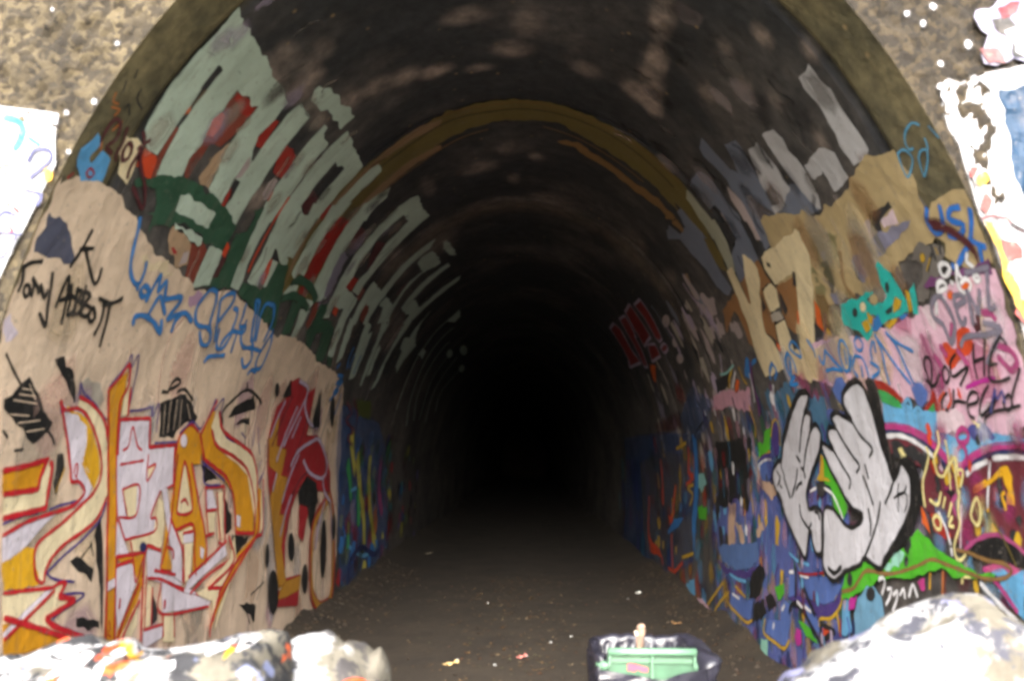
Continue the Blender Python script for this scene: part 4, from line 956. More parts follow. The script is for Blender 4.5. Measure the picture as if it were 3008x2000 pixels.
R|~pink2 ~sky purple ~mustard ~teal ~crimson ~periwinkle ~steelblue charcoal ~pinkgrey navy|200|140|22|2.2|2600,11100 7000,11950
R|~navy ~blue ~wine ~purple charcoal ~crimson ~teal ~mustard sky ~steelblue|160|300|23|1|6200,9900 11500,11900
R|navy wine charcoal purple teal|60|500|25|2.2|11000,10000 18000,11900
F|~bluepanel|8|16207,9621 10454,9664 7910,9779 8071,10519 8370,11346 9936,11737 12471,11954 17004,11923
F|~smoke|6|13769,10176 12208,10014 10756,9963 8606,10024 8693,10190 9187,10513 9343,10691 9888,10883 9987,11235 10661,11265 10776,11785 11825,11793 12916,11714 13632,11220
F|~smoke|6|9212,10928 8395,10760 8429,11296 9172,11442 9932,11674 9989,11261
R|~mustard ~charcoal ~redorange ~bluepanel mustard ~smoke ~sky ~olivegreen ~wine|90|330|24|0.7|7600,9800 12500,11800
S|redorange|130|11118,10074 11077,10495 11091,10774
S|redorange|121|9784,10457 10132,10923 10388,11005
S|redorange|108|8524,9906 8641,10224 8342,10301
S|redorange|140|12760,10730 12675,11462 11516,11618
S|redorange|120|10147,11197 10093,11679
F|blue|6|12924,11908 11430,11856 10024,11895 9418,11960 9953,11976 12042,11976
S|redorange|55|8708,10225 8477,10326 8895,10407
S|redorange|68|12675,11462 12458,11654 11516,11618 11139,11745
S|redorange|61|10470,10944 10136,10989 9884,10819
S|redorange|59|10511,11728 9935,11712 9247,11510
S|mustard|51|9375,10134 9407,10520 9342,10666
S|mustard|59|11623,10293 11465,10535
S|mustard|54|10117,10649 10051,10931
S|mustard|48|8365,10393 8765,10451 8444,10533 8648,10681
S|mustard|49|9243,11437 8429,11296
S|mustard|50|9529,9907 8666,9833
F|blue|4|9892,10947 9067,10870 9511,11022 10485,11224 10568,11164
F|blue|6|8050,9730 7802,9792 8071,10519 8431,11330 8530,10882 8239,10389
F|limegreen|10|8081,10675 7453,10643 7518,10795 8032,10828
F|tealpale|10|7962,10260 7603,10221 7475,10347 7774,10464 8002,10427
F|black|10|6681,9868 4960,9848 5093,10304 5341,10569 5631,10514 5820,10451 6029,10533 6466,10612 6737,10517 6704,10169
F|tan2|6|5038,9982 4825,10026 4808,10231 4337,10283 4300,10374 4480,10412 4773,10344 4951,10275 5046,10151
F|tan2|8|6155,10539 5787,10521 5880,10707 5907,11053 6197,11091
F|tan2|8|5842,10723 5611,10742 5475,10897 5266,10963 5422,11132 5594,10995
F|tan2|8|5077,10737 4806,10620 4783,10715 5017,10815
F|periwinkle|3|4855,10092 4553,10051 4318,10059 4366,10183 4566,10258 4781,10247
S|white|25|4868,10125 4621,10067 4347,10059
S|purple|41|4848,10075 4542,10027 4272,10020
S|mustard|25|4877,10067 4623,10002 4344,9988
F|limegreen|6|4760,9902 4275,9911 4399,9980 4761,10026
F|steelblue|6|6727,11034 4987,10850 4966,10995 5316,11142 5841,11212 6509,11186
F|purple|4|6785,11186 6513,11234 6084,11240 5498,11180 4972,11069 5181,11184 5468,11262 5927,11303 6518,11301
S|sky|37|6170,11287 5848,11301 5469,11279
S|sky|29|3918,10842 3675,10880 3356,10879
F|black|10|5327,11277 5178,11142 4971,11052 4780,11063 4722,11112 4892,11268 4999,11396 5338,11413
F|black|12|5132,11416 4742,11342 4689,11443 4919,11591 5217,11626
F|black|10|4710,11322 4409,11248 4361,11346 4599,11428
F|periwinkle|3|6143,11476 5782,11460 5412,11458 5166,11421 5285,11621 5722,11661 6195,11611
S|mustard|32|6272,11512 6237,11618 5798,11656 5429,11671 5216,11618
S|mustard|37|6527,11426 6909,11584 7427,11800 7539,11879
S|mustard|35|6228,11488 6727,11674 7023,11817 7081,11945
S|mustard|32|5933,11384 5482,11434
S|white|28|6061,11483 5746,11490
F|periwinkle|3|3933,11016 3734,10998 3775,11185 3977,11222
F|periwinkle|3|3590,10974 2949,10927 2618,10933 2772,11051 3007,11130 3380,11141
F|purple|3|4003,11233 3724,11164 3381,11154 3008,11136 2774,11070 2639,10972 2608,11015 2686,11098 2936,11199 3178,11246 3385,11194 3610,11195
F|periwinkle|3|4222,11324 4057,11255 3905,11275 3915,11382 4037,11617 4196,11648 4706,11640 4635,11504 4233,11451
F|periwinkle|3|3540,11192 3386,11208 3182,11291 3169,11365 3272,11358 3437,11289
S|mustard|26|2625,11006 2667,11083 2879,11202 3138,11252 3164,11313
S|mustard|31|4726,11519 4768,11651 4417,11669 4145,11667 3982,11571
S|black|46|3962,11341 3854,11253 3660,11237 3503,11280 3294,11375 3174,11417
S|black|47|3704,10939 3750,11182
S|black|45|3614,10991 3423,11134 3261,11240
S|white|30|4171,11353 4086,11296
S|white|29|3705,11209 3567,11236
S|white|28|3520,11215 3345,11234
S|white|30|3906,10998 3781,10983
S|white|28|3591,10984 3365,10973
S|white|32|4431,11507 4464,11558
S|crimson|21|3636,10973 3363,10953 2985,10894
F|mint2|4|4867,11724 4650,11683 4663,11839 4819,11894 4909,11850
F|magenta|5|3772,11428 3629,11416 3639,11526 3785,11575 3827,11507
F|limegreen|4|3694,11359 3443,11356 3197,11447 3518,11443
F|redorange|3|3083,11312 2833,11304 3070,11378
F|limegreen|8|4375,11183 4097,11116 4078,11200 4273,11288
S|black|39|3100,11277 2794,11284
S|black|39|2794,11284 3112,11405
S|black|40|3119,11268 3135,11441
F|sky|6|2610,11039 2500,10999 2441,11220 2650,11276
S|crimson|31|2676,11174 2687,11295
S|mustard|47|7080,11925 6385,11882 5445,11867 5071,11875
F|pink|8|8281,11887 7807,11795 7124,11853 7131,11954 7992,11976
F|pink|8|6135,11910 5554,11888 5177,11961 5384,11976 5977,11951
F|sky|12|9267,11843 8324,11605 8220,11877 8480,11976 9139,11976
g|graffiti_flames|wall|purple amber and blue flame strokes between the cream letters and hands
F|charcoal|6|6000,9194 5164,9141 5545,9309 6086,9326
F|blue|4|4679,9191 4454,9096 4367,9156 4129,9142 4154,9188 4347,9192 4606,9300 4742,9271
F|orange|3|5235,9316 5087,9257 5006,9282 5134,9360 5312,9383
S|mustard|36|5164,9141 5401,9229 5507,9312
S|mustard|34|4879,9153 4824,9281 4719,9341
S|tealpale|27|5715,9152 5431,9160 5053,9116
S|plumdark|65|4339,9159 4476,9362 4447,9528 4521,9654
S|plumdark|61|3896,9410 3971,9558 3940,9697
S|white|29|4484,9253 4523,9408 4567,9521
S|white|31|5072,9186 5361,9324
S|white|27|3819,9417 3915,9524 3950,9636
F|limegreen|4|4447,9811 4276,9777 4115,9751 4359,9971 4643,9992 4525,9889
F|purple|3|4191,9779 4045,9731 3946,9788 4094,10012 4372,10063 4289,9894
S|mustard|23|4252,9855 4105,9736 3976,9711 3932,9788 4004,9937
F|~steelblue|14|7545,9240 7207,9176 6926,9285 6507,9397 6774,9588 7598,9773 8583,9689 8711,9502 7898,9308
S|black|36|8578,9508 8492,9668 8046,9509 8139,9644
S|black|33|7480,9446 7498,9666 7145,9593
S|black|34|7946,9639 7702,9759
F|~crimson|12|8306,9038 8007,9135 7933,9247 8382,9277 8510,9145
F|orange|8|9742,8589 9259,8644 9870,8904 9997,8807
F|~wine|8|11084,9513 8767,9438 8897,9593 11051,9630
R|~navy ~sky ~lilac ~pink2 ~teal ~crimson mustard ~purple charcoal ~steelblue white|80|110|61|3|3300,9500 7000,10800
R|navy charcoal purple sky periwinkle wine lilac|60|70|62|3|2400,9750 3600,11600
g|graffiti_rings|wall|magenta and white ringed lettering with yellow scrawl at the right edge
F|sky|4|1615,9696 1430,9744 1300,9731 1102,9802 940,9754 952,9879 1048,9938 1645,9934
F|periwinkle|2|1178,9655 1121,9635 1046,9641 996,9693 1040,9738 1109,9768 1152,9741
F|periwinkle|2|2432,9568 2311,9498 2209,9501 2157,9548 2237,9673 2296,9687 2372,9640
F|red|2|1665,9567 1531,9595 1407,9652 1326,9709 1347,9728 1461,9680 1633,9630
F|green|2|1633,9630 1515,9660 1381,9721 1360,9753 1455,9743 1618,9701
F|red|2|928,9684 909,9709 940,9754 1080,9803 1085,9788 975,9737
F|red|2|915,9699 910,9802 952,9879 951,9800
F|green|2|1061,9809 953,9758 960,9847 1060,9833
F|green|2|1219,9811 1106,9811 1137,9859 1219,9836
S|sky|28|1324,9781 1314,9736 1256,9714 1233,9741 1242,9785
S|sky|27|1267,9867 1240,9805 1155,9770 1104,9807 1118,9840
F|sky|4|1593,9769 940,9803 950,9912 764,9947 515,9925 133,9949 121,9988 491,10024 683,10081 780,10096 1003,10067 1175,9938 1634,9856
F|palepink|10|926,9820 840,9809 606,9824 626,9907 725,9925 947,9906
F|indigo|14|609,9908 495,9869 423,9900 324,9925 322,9966 475,9971 578,9937
F|straw|8|569,9866 471,9881 502,9920
F|wine|6|759,10134 625,10089 449,10066 93,10052 46,10231 95,10564 270,10457 470,10422 767,10518 920,10474 1254,10326 1287,10198 1184,10099 1217,9970 1652,9898 1664,9927 1615,10033 1229,10100 1073,10067 918,10128
F|charcoal|8|1618,9945 1416,9953 1198,10002 1125,10051 1155,10099 1219,10116 1281,10067 1366,10041 1493,10054 1600,10068
F|straw|3|1507,9996 1456,9993 1412,10034 1475,10047
F|magenta2|2|1626,9839 1497,9844 1302,9868 1130,9916 994,9977 909,10030 844,10075 795,10126 827,10129 899,10085 967,10042 1038,10004 1165,9951 1316,9905 1513,9882 1643,9877
S|navy|22|1648,9888 1477,9896 1286,9929 1117,9981 1007,10036 940,10085 930,10122
S|white|30|1642,9916 1444,9918 1273,9955 1126,10010 1016,10067 976,10116
S|sky|16|605,10020 423,9983 262,9970 139,9970 26,9980
F|magenta2|2|830,10141 724,10075 620,10032 484,9999 344,9984 144,9985 4,10000 4,10025 152,10011 352,10011 482,10030 605,10060 709,10107 789,10152
S|navy|23|709,10110 561,10066 440,10038 278,10023 156,10026 44,10040
S|white|28|697,10133 599,10097 459,10066
S|white|26|401,10052 285,10047 162,10047 49,10057
S|magenta2|27|660,9900 737,9924 739,9966 687,9976 634,9962 616,9928 660,9900
S|magenta2|27|708,9984 784,10025 787,10075 733,10084 682,10057 669,10014 708,9984
S|white|17|432,10066 465,10149 500,10251 512,10343
F|amber|5|373,10103 271,10087 233,10131 241,10274 339,10266 299,10198 316,10124 420,10161 424,10134
F|red|5|419,10202 347,10186 302,10211 359,10240 429,10248
S|amber|23|635,10218 500,10177 399,10142 326,10122
S|amber|24|631,10203 496,10163
R|amber ~wine redorange mustard ~white ~magenta2 charcoal ~sky ~straw ~red|75|85|31|1.4|50,9900 1100,10750
F|red|5|1186,10357 1069,10344 1009,10396 980,10482 1019,10470 1141,10442
F|orange|5|1283,10318 1231,10366 1185,10452 1175,10492 1284,10415
F|red|3|1111,10051 1087,10067 1039,10145 1077,10130
S|palepink|16|789,10290 807,10394 822,10512
S|white|19|1069,10341 986,10422 936,10502
S|white|19|931,10522 922,10557
S|plum|25|773,10516 641,10453 496,10418 375,10416 268,10446 177,10476
S|plum|28|830,10245 889,10280 856,10344
F|black|4|743,10522 630,10460 498,10429 376,10427 270,10459 178,10488 184,10539 354,10541 484,10547
F|black|5|976,10223 843,10219 884,10256 926,10240
F|pink3|3|570,10582 485,10556 328,10541 186,10565 193,10628 309,10587 516,10592
F|sky|3|500,10592 392,10569 342,10576 437,10603
F|sky|4|391,10602 202,10547 226,10770 437,10668
S|magenta2|25|576,10584 422,10652 281,10741
S|white|25|612,10658 443,10728 285,10786
S|straw|19|954,9906 958,9974 1047,10051 1045,10092 1023,10138 957,10146 890,10097 797,10046 788,10081 786,10140
S|straw|19|878,9957 871,10036 885,10127 888,10215
S|straw|20|1127,9990 1106,10035 1167,10115 1222,10180 1238,10283
S|straw|18|797,10046 815,10156 796,10264
S|straw|18|778,10111 729,10113 740,10154 775,10199
S|straw|20|786,10217 817,10307 813,10394 861,10463 886,10518 859,10568 803,10565 756,10531
S|straw|20|606,10245 682,10334 619,10381 575,10322 606,10245
S|straw|22|1086,10361 1140,10386 1110,10428 1055,10430 1042,10389 1086,10361
S|straw|21|890,10286 936,10358
S|straw|21|890,10355 937,10403 878,10405
S|straw|22|1234,10232 1223,10321
S|straw|22|1156,10280 1061,10301 1006,10234
S|straw|21|957,10259 995,10316
S|straw|20|810,10635 822,10686
S|straw|20|781,10649 636,10623
g|paint_splash|wall|bright lime green splash with ochre line below the hands
F|limegreen|5|1907,10752 1719,10636 1509,10565 1431,10509 1330,10447 1201,10489 1048,10545 902,10571 763,10599 633,10605 516,10599 468,10601 502,10626 637,10647 768,10647 911,10660 1048,10645 1221,10684 1455,10747 1732,10767 1914,10816 2062,10868 2299,10951 2467,11004 2589,11033 2600,10964 2503,10851 2416,10818 2202,10753 2122,10722
F|mint2|10|1836,10727 1614,10615 1539,10618 1620,10677 1783,10737
S|ochre|20|861,10521 708,10524 538,10540 379,10538 306,10561 360,10599 493,10624 603,10630 778,10620 967,10610 1151,10602 1325,10653 1569,10717 1835,10770
S|ochre|26|2583,10974 2360,10920 2208,10821 2097,10774 1839,10759 1731,10749
S|olive|12|444,10357 360,10423 260,10540
F|charcoal|5|1523,10581 1432,10518 1424,10557 1465,10610
F|charcoal|0|1469,10645 1472,10657 1480,10666 1490,10672 1501,10673 1511,10669 1517,10661 1518,10651 1514,10640 1507,10630 1496,10624 1485,10623 1476,10627 1470,10635
F|charcoal|0|2379,10865 2385,10883 2398,10899 2415,10909 2434,10911 2450,10906 2461,10893 2463,10876 2457,10857 2444,10841 2426,10831 2408,10829 2392,10835 2382,10848
F|steelsky|6|2286,10977 2138,10884 2017,10851 1880,10896 1822,10996 1834,11118 2359,11243 2344,11081
F|charcoal|0|1982,10905 1990,10923 2011,10939 2040,10951 2072,10955 2100,10952 2119,10942 2124,10926 2115,10908 2094,10892 2064,10880 2033,10876 2005,10879 1987,10890
F|magenta|8|2469,11021 2300,10957 2341,11053 2475,11086
S|white|25|1913,10805 1842,10786 1818,10819 1865,10889
S|white|24|1780,10846 1713,10836 1745,10892 1803,10942
S|white|24|1691,10869 1624,10839 1642,10897 1700,10962
S|white|23|1588,10854 1534,10812 1515,10863
S|white|23|1465,10846 1410,10771 1347,10829
S|amber|17|1177,10679 1186,10764
S|rust|21|1019,10651 1032,10783
F|magenta2|5|1362,10745 1246,10711 1241,10776 1299,10794
g|painted_hands|wall|pair of large pale grey painted hands with thick black outlines
F|limegreen|5|2867,10025 2742,10050 2542,10227 2403,10383 2484,10476 2652,10420 2698,10274 2903,10185
F|mustard|5|2862,10012 2808,10025 2825,10184 2682,10212 3075,10221 2933,10154
F|charcoal|6|3033,10220 2726,10238 2897,10319 3018,10324
S|white|22|2847,10266 2669,10310 2545,10414 2500,10471
S|white|24|3243,10305 3088,10274
F|black|1|1791,9563 1738,9548 1663,9565 1635,9636 1649,9764 1641,9925 1610,10057 1582,10135 1587,10176 1640,10109 1711,9966 1749,9770 1771,9625
F|black|1|1482,10057 1379,10042 1284,10077 1249,10154 1250,10275 1309,10375 1378,10453 1533,10555 1721,10650 1851,10743 1892,10737 1688,10585 1466,10400 1390,10311 1365,10196 1401,10112
F|handgrey|0|3006,9545 3141,9549 3266,9596 3479,9697 3678,9818 3876,9946 3963,10049 4127,10087 4293,10157 4323,10250 4233,10347 4084,10434 3963,10538 3771,10647 3565,10756 3391,10833 3316,10723 3263,10622 3199,10617 3185,10694 3109,10765 3008,10761 2965,10725 2932,10476 2976,10434 3075,10419 3246,10442 3282,10397 3303,10330 3204,10233 3092,10143 2907,10024 2819,9935 2792,9859 2875,9792 3017,9826 2963,9748 2970,9708 3064,9690 3123,9714 2938,9597 2930,9557
F|handgrey|0|1919,9551 2075,9573 2185,9618 2220,9675 2173,9737 2124,9798 2373,9732 2487,9745 2489,9782 2444,9833 2568,9828 2620,9858 2615,9927 2552,9989 2771,9936 2797,9974 2742,10050 2660,10137 2540,10221 2454,10296 2320,10378 2197,10406 2136,10414 2157,10460 2288,10509 2420,10513 2535,10473 2652,10420 2798,10403 2879,10438 2909,10535 2920,10662 2955,10823 2885,10896 2756,10922 2627,10888 2518,10833 2364,10792 2201,10745 2135,10699 1892,10737 1803,10669 1688,10585 1550,10481 1453,10394 1390,10311 1367,10206 1383,10132 1464,10077 1531,10134 1607,10177 1655,10073 1711,9966 1746,9792 1799,9623 1843,9575
S|black|38|3006,9545 3141,9549 3266,9596 3479,9697 3678,9818 3876,9946 3963,10049 4127,10087 4293,10157 4323,10250 4233,10347 4084,10434 3963,10538 3771,10647 3565,10756 3391,10833 3316,10723 3263,10622 3199,10617 3185,10694 3109,10765 3008,10761 2965,10725 2932,10476 2976,10434 3075,10419 3246,10442 3282,10397 3303,10330 3204,10233 3092,10143 2907,10024 2819,9935 2792,9859 2875,9792 3017,9826 2963,9748 2970,9708 3064,9690 3123,9714 2938,9597 2930,9557 3006,9545
S|black|33|1919,9551 2075,9573 2185,9618 2220,9675 2173,9737 2124,9798 2373,9732 2487,9745 2489,9782 2444,9833 2568,9828 2620,9858 2615,9927 2552,9989 2771,9936 2797,9974 2742,10050 2660,10137 2540,10221 2454,10296 2320,10378 2197,10406 2136,10414 2157,10460 2288,10509 2420,10513 2535,10473 2652,10420 2798,10403 2879,10438 2909,10535 2920,10662 2955,10823 2885,10896 2756,10922 2627,10888 2518,10833 2364,10792 2201,10745 2135,10699 1892,10737 1803,10669 1688,10585 1550,10481 1453,10394 1390,10311 1367,10206 1383,10132 1464,10077 1531,10134 1607,10177 1655,10073 1711,9966 1746,9792 1799,9623 1843,9575 1919,9551
F|black|1|2962,9515 3137,9515 3296,9573 3583,9706 3837,9873 3976,10019 3863,9946 3479,9697 3266,9596 3141,9549 2983,9543 2919,9585 2875,9568
F|black|1|1901,9524 2053,9540 2210,9604 2251,9685 2231,9722 2185,9618 2075,9573 1919,9551 1843,9575 1811,9572
F|black|1|2452,9716 2522,9743 2513,9793 2476,9758 2373,9732 2250,9757 2156,9796 2336,9728
F|black|1|2573,9803 2629,9839 2650,9901 2631,9920 2620,9858 2568,9828 2444,9833
S|black|28|3123,9714 3251,9818 3385,9995
S|black|28|3007,9826 3131,9923 3240,10023 3326,10132 3389,10119
S|black|28|3326,10132 3292,10199
S|black|28|3493,10029 3396,10077
S|black|29|3509,10134 3591,10247 3740,10372
S|black|30|3956,10212 3790,10375
S|black|29|3405,10243 3501,10259 3582,10303
S|black|30|3963,10049 4003,10116 3927,10204
S|black|23|2124,9798 2016,9899 1859,9986 1922,10040
S|black|24|2444,9833 2336,9932 2209,10028 2107,10097 2168,10143
S|black|24|2552,9989 2430,10087 2295,10191 2328,10256
S|black|23|2014,10090 1981,10179
S|black|23|2066,10164 1999,10252 1946,10343
S|black|22|1594,10176 1665,10251 1761,10329
S|black|23|1828,10321 1889,10437 1988,10558 2086,10655 2151,10706
S|black|23|2024,10374 2001,10472 2016,10544
S|black|28|3510,10421 3453,10521 3261,10595
S|black|27|3261,10595 3193,10548
S|black|27|3100,10453 3020,10459 2984,10502
S|black|35|2842,10843 2715,10865 2567,10806
S|black|13|1537,10201 1564,10263 1621,10291
S|black|13|1564,10263 1460,10244 1427,10208
S|black|13|1607,10285 1450,10254 1439,10313 1485,10366
S|black|13|1555,10278 1572,10366
S|black|19|4180,10156 4090,10215 4193,10293
S|black|19|4058,10199 4106,10275 4033,10303
S|black|19|4176,10337 4078,10394 4031,10436
g|paint_patch|portal|white painted area with faint scribbles on the left of the portal
F|portalwhite|3|-2380,3451 -2190,3425 -2054,3412 -2061,3281 -2053,3178 -2095,3076 -2122,3008 -2166,2895 -2221,2772 -2269,2639 -2323,2442 -2377,1959 -2375,1462 -2332,803 -3596,781 -3965,3473 -2947,3467
S|teal|32|-2294,3396 -2232,3376 -2202,3335 -2228,3245
S|teal|20|-2173,3300 -2123,3267
S|bluepale|18|-2163,3184 -2134,3239 -2074,3240 -2064,3199 -2113,3144 -2150,3109
S|bluepale|18|-2172,3055 -2098,3035 -2114,2988
S|bluepale|18|-2293,2912 -2257,2953 -2209,2940
S|brownish|12|-2313,3142 -2275,3169 -2248,3163 -2259,3135 -2310,3115
S|brownish|12|-2303,3026 -2252,3054 -2233,3068
S|crimson|16|-2212,2973 -2190,2953
S|crimson|12|-2231,2887 -2210,2867 -2229,2860
S|crimson|12|-2290,2886 -2269,2873
S|bluepale|12|-2288,2860 -2169,2851
S|bluepale|12|-2279,2753 -2239,2747 -2188,2841
S|bluepale|12|-2283,2806 -2259,2833 -2224,2807 -2263,2793
F|yellow|0|-2055,3124 -2056,3113 -2059,3105 -2064,3101 -2070,3100 -2075,3105 -2080,3113 -2082,3124 -2081,3134 -2078,3142 -2073,3147 -2067,3147 -2062,3142 -2057,3134
g|paint_patch|portal|bright white and azure painted area on the right of the portal
F|whitespeck|3|1992,3617 2043,3590 2111,3632 2243,3661 2506,3704 3029,3722 4188,3662 3873,912 2449,887 2431,1535 2364,2024 2317,2274 2246,2560 2198,2721 2150,2891 2104,2996 2078,3116 2056,3196 2030,3317 1988,3385 1960,3493
F|portalwhite|3|2116,3618 2342,3675 2960,3666 4053,3606 3761,968 2470,945 2449,1535 2382,2024 2335,2274 2266,2593 2198,2852 2154,2984 2209,3051 2207,3251 2192,3454 2172,3564
F|azure2|5|2204,3557 2337,3592 2568,3649 2523,2954 2334,2999 2279,3045 2253,3151 2237,3319
F|slateviolet|18|2113,3938 2194,3981 2294,3996 2363,4032 2526,4011 2507,3718 2343,3682 2243,3674 2180,3715 2121,3833
F|charcoal|12|2196,3883 2269,3897 2350,3814 2447,3801 2375,3689 2278,3716 2237,3799
F|portalwhite|10|2246,3834 2318,3842 2413,3780 2343,3689 2279,3730
F|wine|10|2219,3946 2313,3975 2303,3926 2243,3904
F|wine|10|2129,3743 2194,3729 2231,3681 2152,3667
F|salmon|12|2050,3209 2103,3230 2120,3183 2079,3143 2054,3156
F|salmon|14|2083,3096 2136,3123 2164,3050 2122,2983 2086,3016
F|salmon|14|2174,2873 2237,2860 2259,2795 2201,2788
F|salmon|12|2230,2613 2273,2600 2273,2484 2247,2484
F|lemon|8|2111,2952 2134,2944 2164,2862 2211,2744 2251,2647 2290,2532 2273,2493 2228,2582 2189,2685 2153,2802 2123,2889
F|lemon|0|2125,3146 2122,3136 2116,3128 2108,3123 2100,3123 2092,3128 2087,3136 2086,3146 2088,3156 2094,3164 2102,3169 2111,3169 2118,3165 2123,3157
S|maroon|14|2093,2964 2139,2978 2177,2970 2208,2965 2222,2937 2286,2904
S|charcoal|14|2216,2939 2260,2920 2298,2904
F|portalwhite|0|1816,3926 1815,3921 1813,3922 1810,3918 1808,3924 1805,3928 1809,3932 1813,3930 1817,3932
F|portalwhite|0|1937,3955 1936,3951 1930,3944 1925,3950 1919,3951 1920,3959 1925,3967 1931,3968 1935,3964
F|portalwhite|0|1888,3874 1882,3870 1880,3866 1875,3868 1873,3871 1874,3877 1876,3883 1881,3885 1886,3881
F|portalwhite|0|1959,3686 1958,3680 1954,3680 1950,3682 1947,3684 1949,3687 1950,3694 1954,3694 1956,3689
F|portalwhite|0|1960,3576 1963,3571 1953,3568 1944,3565 1936,3568 1941,3583 1947,3583 1954,3583 1958,3584
F|portalwhite|0|2090,3777 2083,3766 2079,3758 2071,3767 2069,3773 2067,3782 2074,3790 2082,3791 2087,3788
S|portalwhite|20|1972,3596 1949,3528 1974,3507
S|portalwhite|20|1987,3500 2015,3412 2032,3351
F|whitespeck|0|-1894,3481 -1891,3476 -1897,3477 -1901,3474 -1902,3478 -1906,3483 -1903,3488 -1898,3488 -1893,3488
F|whitespeck|0|-2020,3429 -2017,3424 -2021,3424 -2025,3425 -2026,3428 -2027,3432 -2025,3434 -2021,3433 -2019,3434
F|whitespeck|0|-2123,3925 -2123,3923 -2125,3922 -2127,3923 -2127,3924 -2128,3926 -2127,3926 -2125,3928 -2123,3927
F|whitespeck|0|-2252,3714 -2252,3713 -2253,3710 -2255,3712 -2257,3713 -2257,3715 -2255,3716 -2254,3717 -2252,3716
F|whitespeck|0|-1995,3244 -1994,3242 -1997,3238 -2000,3239 -2001,3242 -2002,3245 -2000,3248 -1998,3248 -1996,3246
F|whitespeck|0|-1809,3763 -1809,3761 -1810,3761 -1813,3759 -1816,3761 -1816,3765 -1813,3768 -1811,3767 -1809,3766
B|1|2148,4704 172,115
B|1|2229,4925 148,119
B|1|2303,5116 136,133
B|1|2424,5366 107,127
B|1|2328,7026 292,91
B|1|2461,6923 174,134
B|1|1285,6941 261,80
B|1|1849,6983 232,80
B|1|2114,6956 125,80
B|1|2581,7081 141,80
B|0.8|1216,4323 287,115
B|0.8|1183,4480 201,94
B|0.8|1447,4571 242,80
B|0.8|1321,4700 133,80
B|0.8|1562,4448 165,100
B|0.8|2025,4458 211,80
B|0.8|1870,3958 141,80
B|0.8|2053,3749 206,113
B|0.6|2263,5968 143,167
B|0.6|1697,5687 138,191
B|0.6|1862,6071 258,118
B|0.6|2553,5691 80,109
B|0.6|2442,6511 147,127
B|0.6|4778,5031 332,84
B|0.6|4812,5573 178,217
B|0.6|4385,5874 207,124
B|0.6|4616,6153 130,85
B|0.6|5341,5932 204,80
B|0.6|6225,5754 242,502
B|0.6|6065,6421 394,322
B|0.7|1141,7378 82,80
B|0.7|766,7536 80,80
B|0.7|1790,7403 137,80
B|0.7|1180,7806 80,80
B|0.7|1304,7571 80,80
B|0.7|1039,8169 87,80
B|0.7|514,7803 80,80
B|0.6|6806,4881 709,348
B|0.6|6544,4356 758,233
B|0.6|6275,7397 672,220
B|0.6|6050,7969 531,125
B|0.6|8507,3755 1105,322
g|paint_marks|rockl|white, black and orange daubs across the boulder face
F|white|6|-1340,1318 -1301,1342 -1267,1320 -1267,1263 -1310,1250 -1328,1280
F|white|6|-1264,1351 -1230,1355 -1214,1309 -1221,1251 -1246,1251 -1258,1304
F|white|6|-1190,1356 -1149,1352 -1138,1314 -1149,1245 -1173,1245
F|white|6|-1109,1357 -1062,1365 -1036,1339 -1058,1316 -1099,1323
F|white|6|-877,1369 -841,1377 -831,1342 -862,1326
F|white|6|-781,1378 -754,1386 -744,1348 -767,1336
F|white|6|-718,1390 -678,1403 -685,1368 -708,1356
F|white|6|-660,1364 -609,1377 -595,1339 -626,1315 -667,1330
F|white|6|-1016,1286 -945,1302 -940,1283 -1002,1263
F|redorange|6|-1216,1328 -1192,1332 -1185,1302 -1205,1290
F|redorange|6|-1151,1325 -1120,1334 -1105,1303 -1119,1276 -1144,1280
F|amber|4|-1207,1317 -1195,1321 -1194,1306
F|amber|4|-1138,1310 -1122,1314 -1124,1291
F|amber|4|-807,1335 -791,1332 -798,1316
S|redorange|6|-794,1382 -781,1374
S|redorange|6|-787,1343 -803,1335
g|paint_marks|rockm|orange ring sprayed low on the boulder
S|redorange|12|-537,1155 -534,1186 -506,1200 -472,1196 -452,1174 -442,1142
S|redorange|12|-505,1196 -490,1168 -499,1141
g|paint_marks|rockr|grey and violet daubs over the white boulder
F|slateviolet|14|918,1326 957,1323 979,1301 924,1288
F|slateviolet|14|1141,1338 1199,1331 1159,1305
F|slateviolet|14|1367,1410 1420,1449 1398,1403
S|rust|7|887,1348 919,1376 959,1407
"""
# ------------------------------------------------------------------ the setting
def sheet(name, xs, ys, zfun, mat, smooth=True):
    X, Y = np.meshgrid(xs, ys, indexing='ij'); Z = zfun(X, Y)
    o = mesh_obj(name, np.stack([X, Y, Z], -1).reshape(-1, 3), grid_faces(len(xs), len(ys)), mat, smooth=smooth)
    return tag(o, kind='structure')

def ground_z(X, Y):
    return -0.03 + 0.05 * (fbm(X * 0.7, Y * 0.7, 31) - 0.5)
sheet('ground', np.concatenate([np.linspace(-300, -20, 15), np.linspace(-18, 18, 60), np.linspace(20, 300, 15)]), np.concatenate([np.linspace(-300, -20, 15), np.linspace(-18, 0.35, 50)]), ground_z, MAT_GROUND)

def floor_z(X, Y):
    edge = np.clip((np.abs(X) - 1.75) / 0.6, 0, 1)
    berm = 0.21 * edge ** 1.5 * (0.35 + 1.1 * fbm(Y * 1.1 + 3, X * 0.8, 41, 3))
    return 0.015 * (fbm(X * 2.5, Y * 2.5, 44) - 0.5) + 0.012 * (fbm(X * 14, Y * 14, 45, 2) - 0.5) + berm + 0.02 * np.exp(-(X / 0.5) ** 2)
sheet('tunnel_floor', np.linspace(-2.36, 2.36, 140), np.concatenate([np.linspace(0.0, 12, 240), np.linspace(12.4, 90, 80)]), floor_z, MAT_FLOOR)

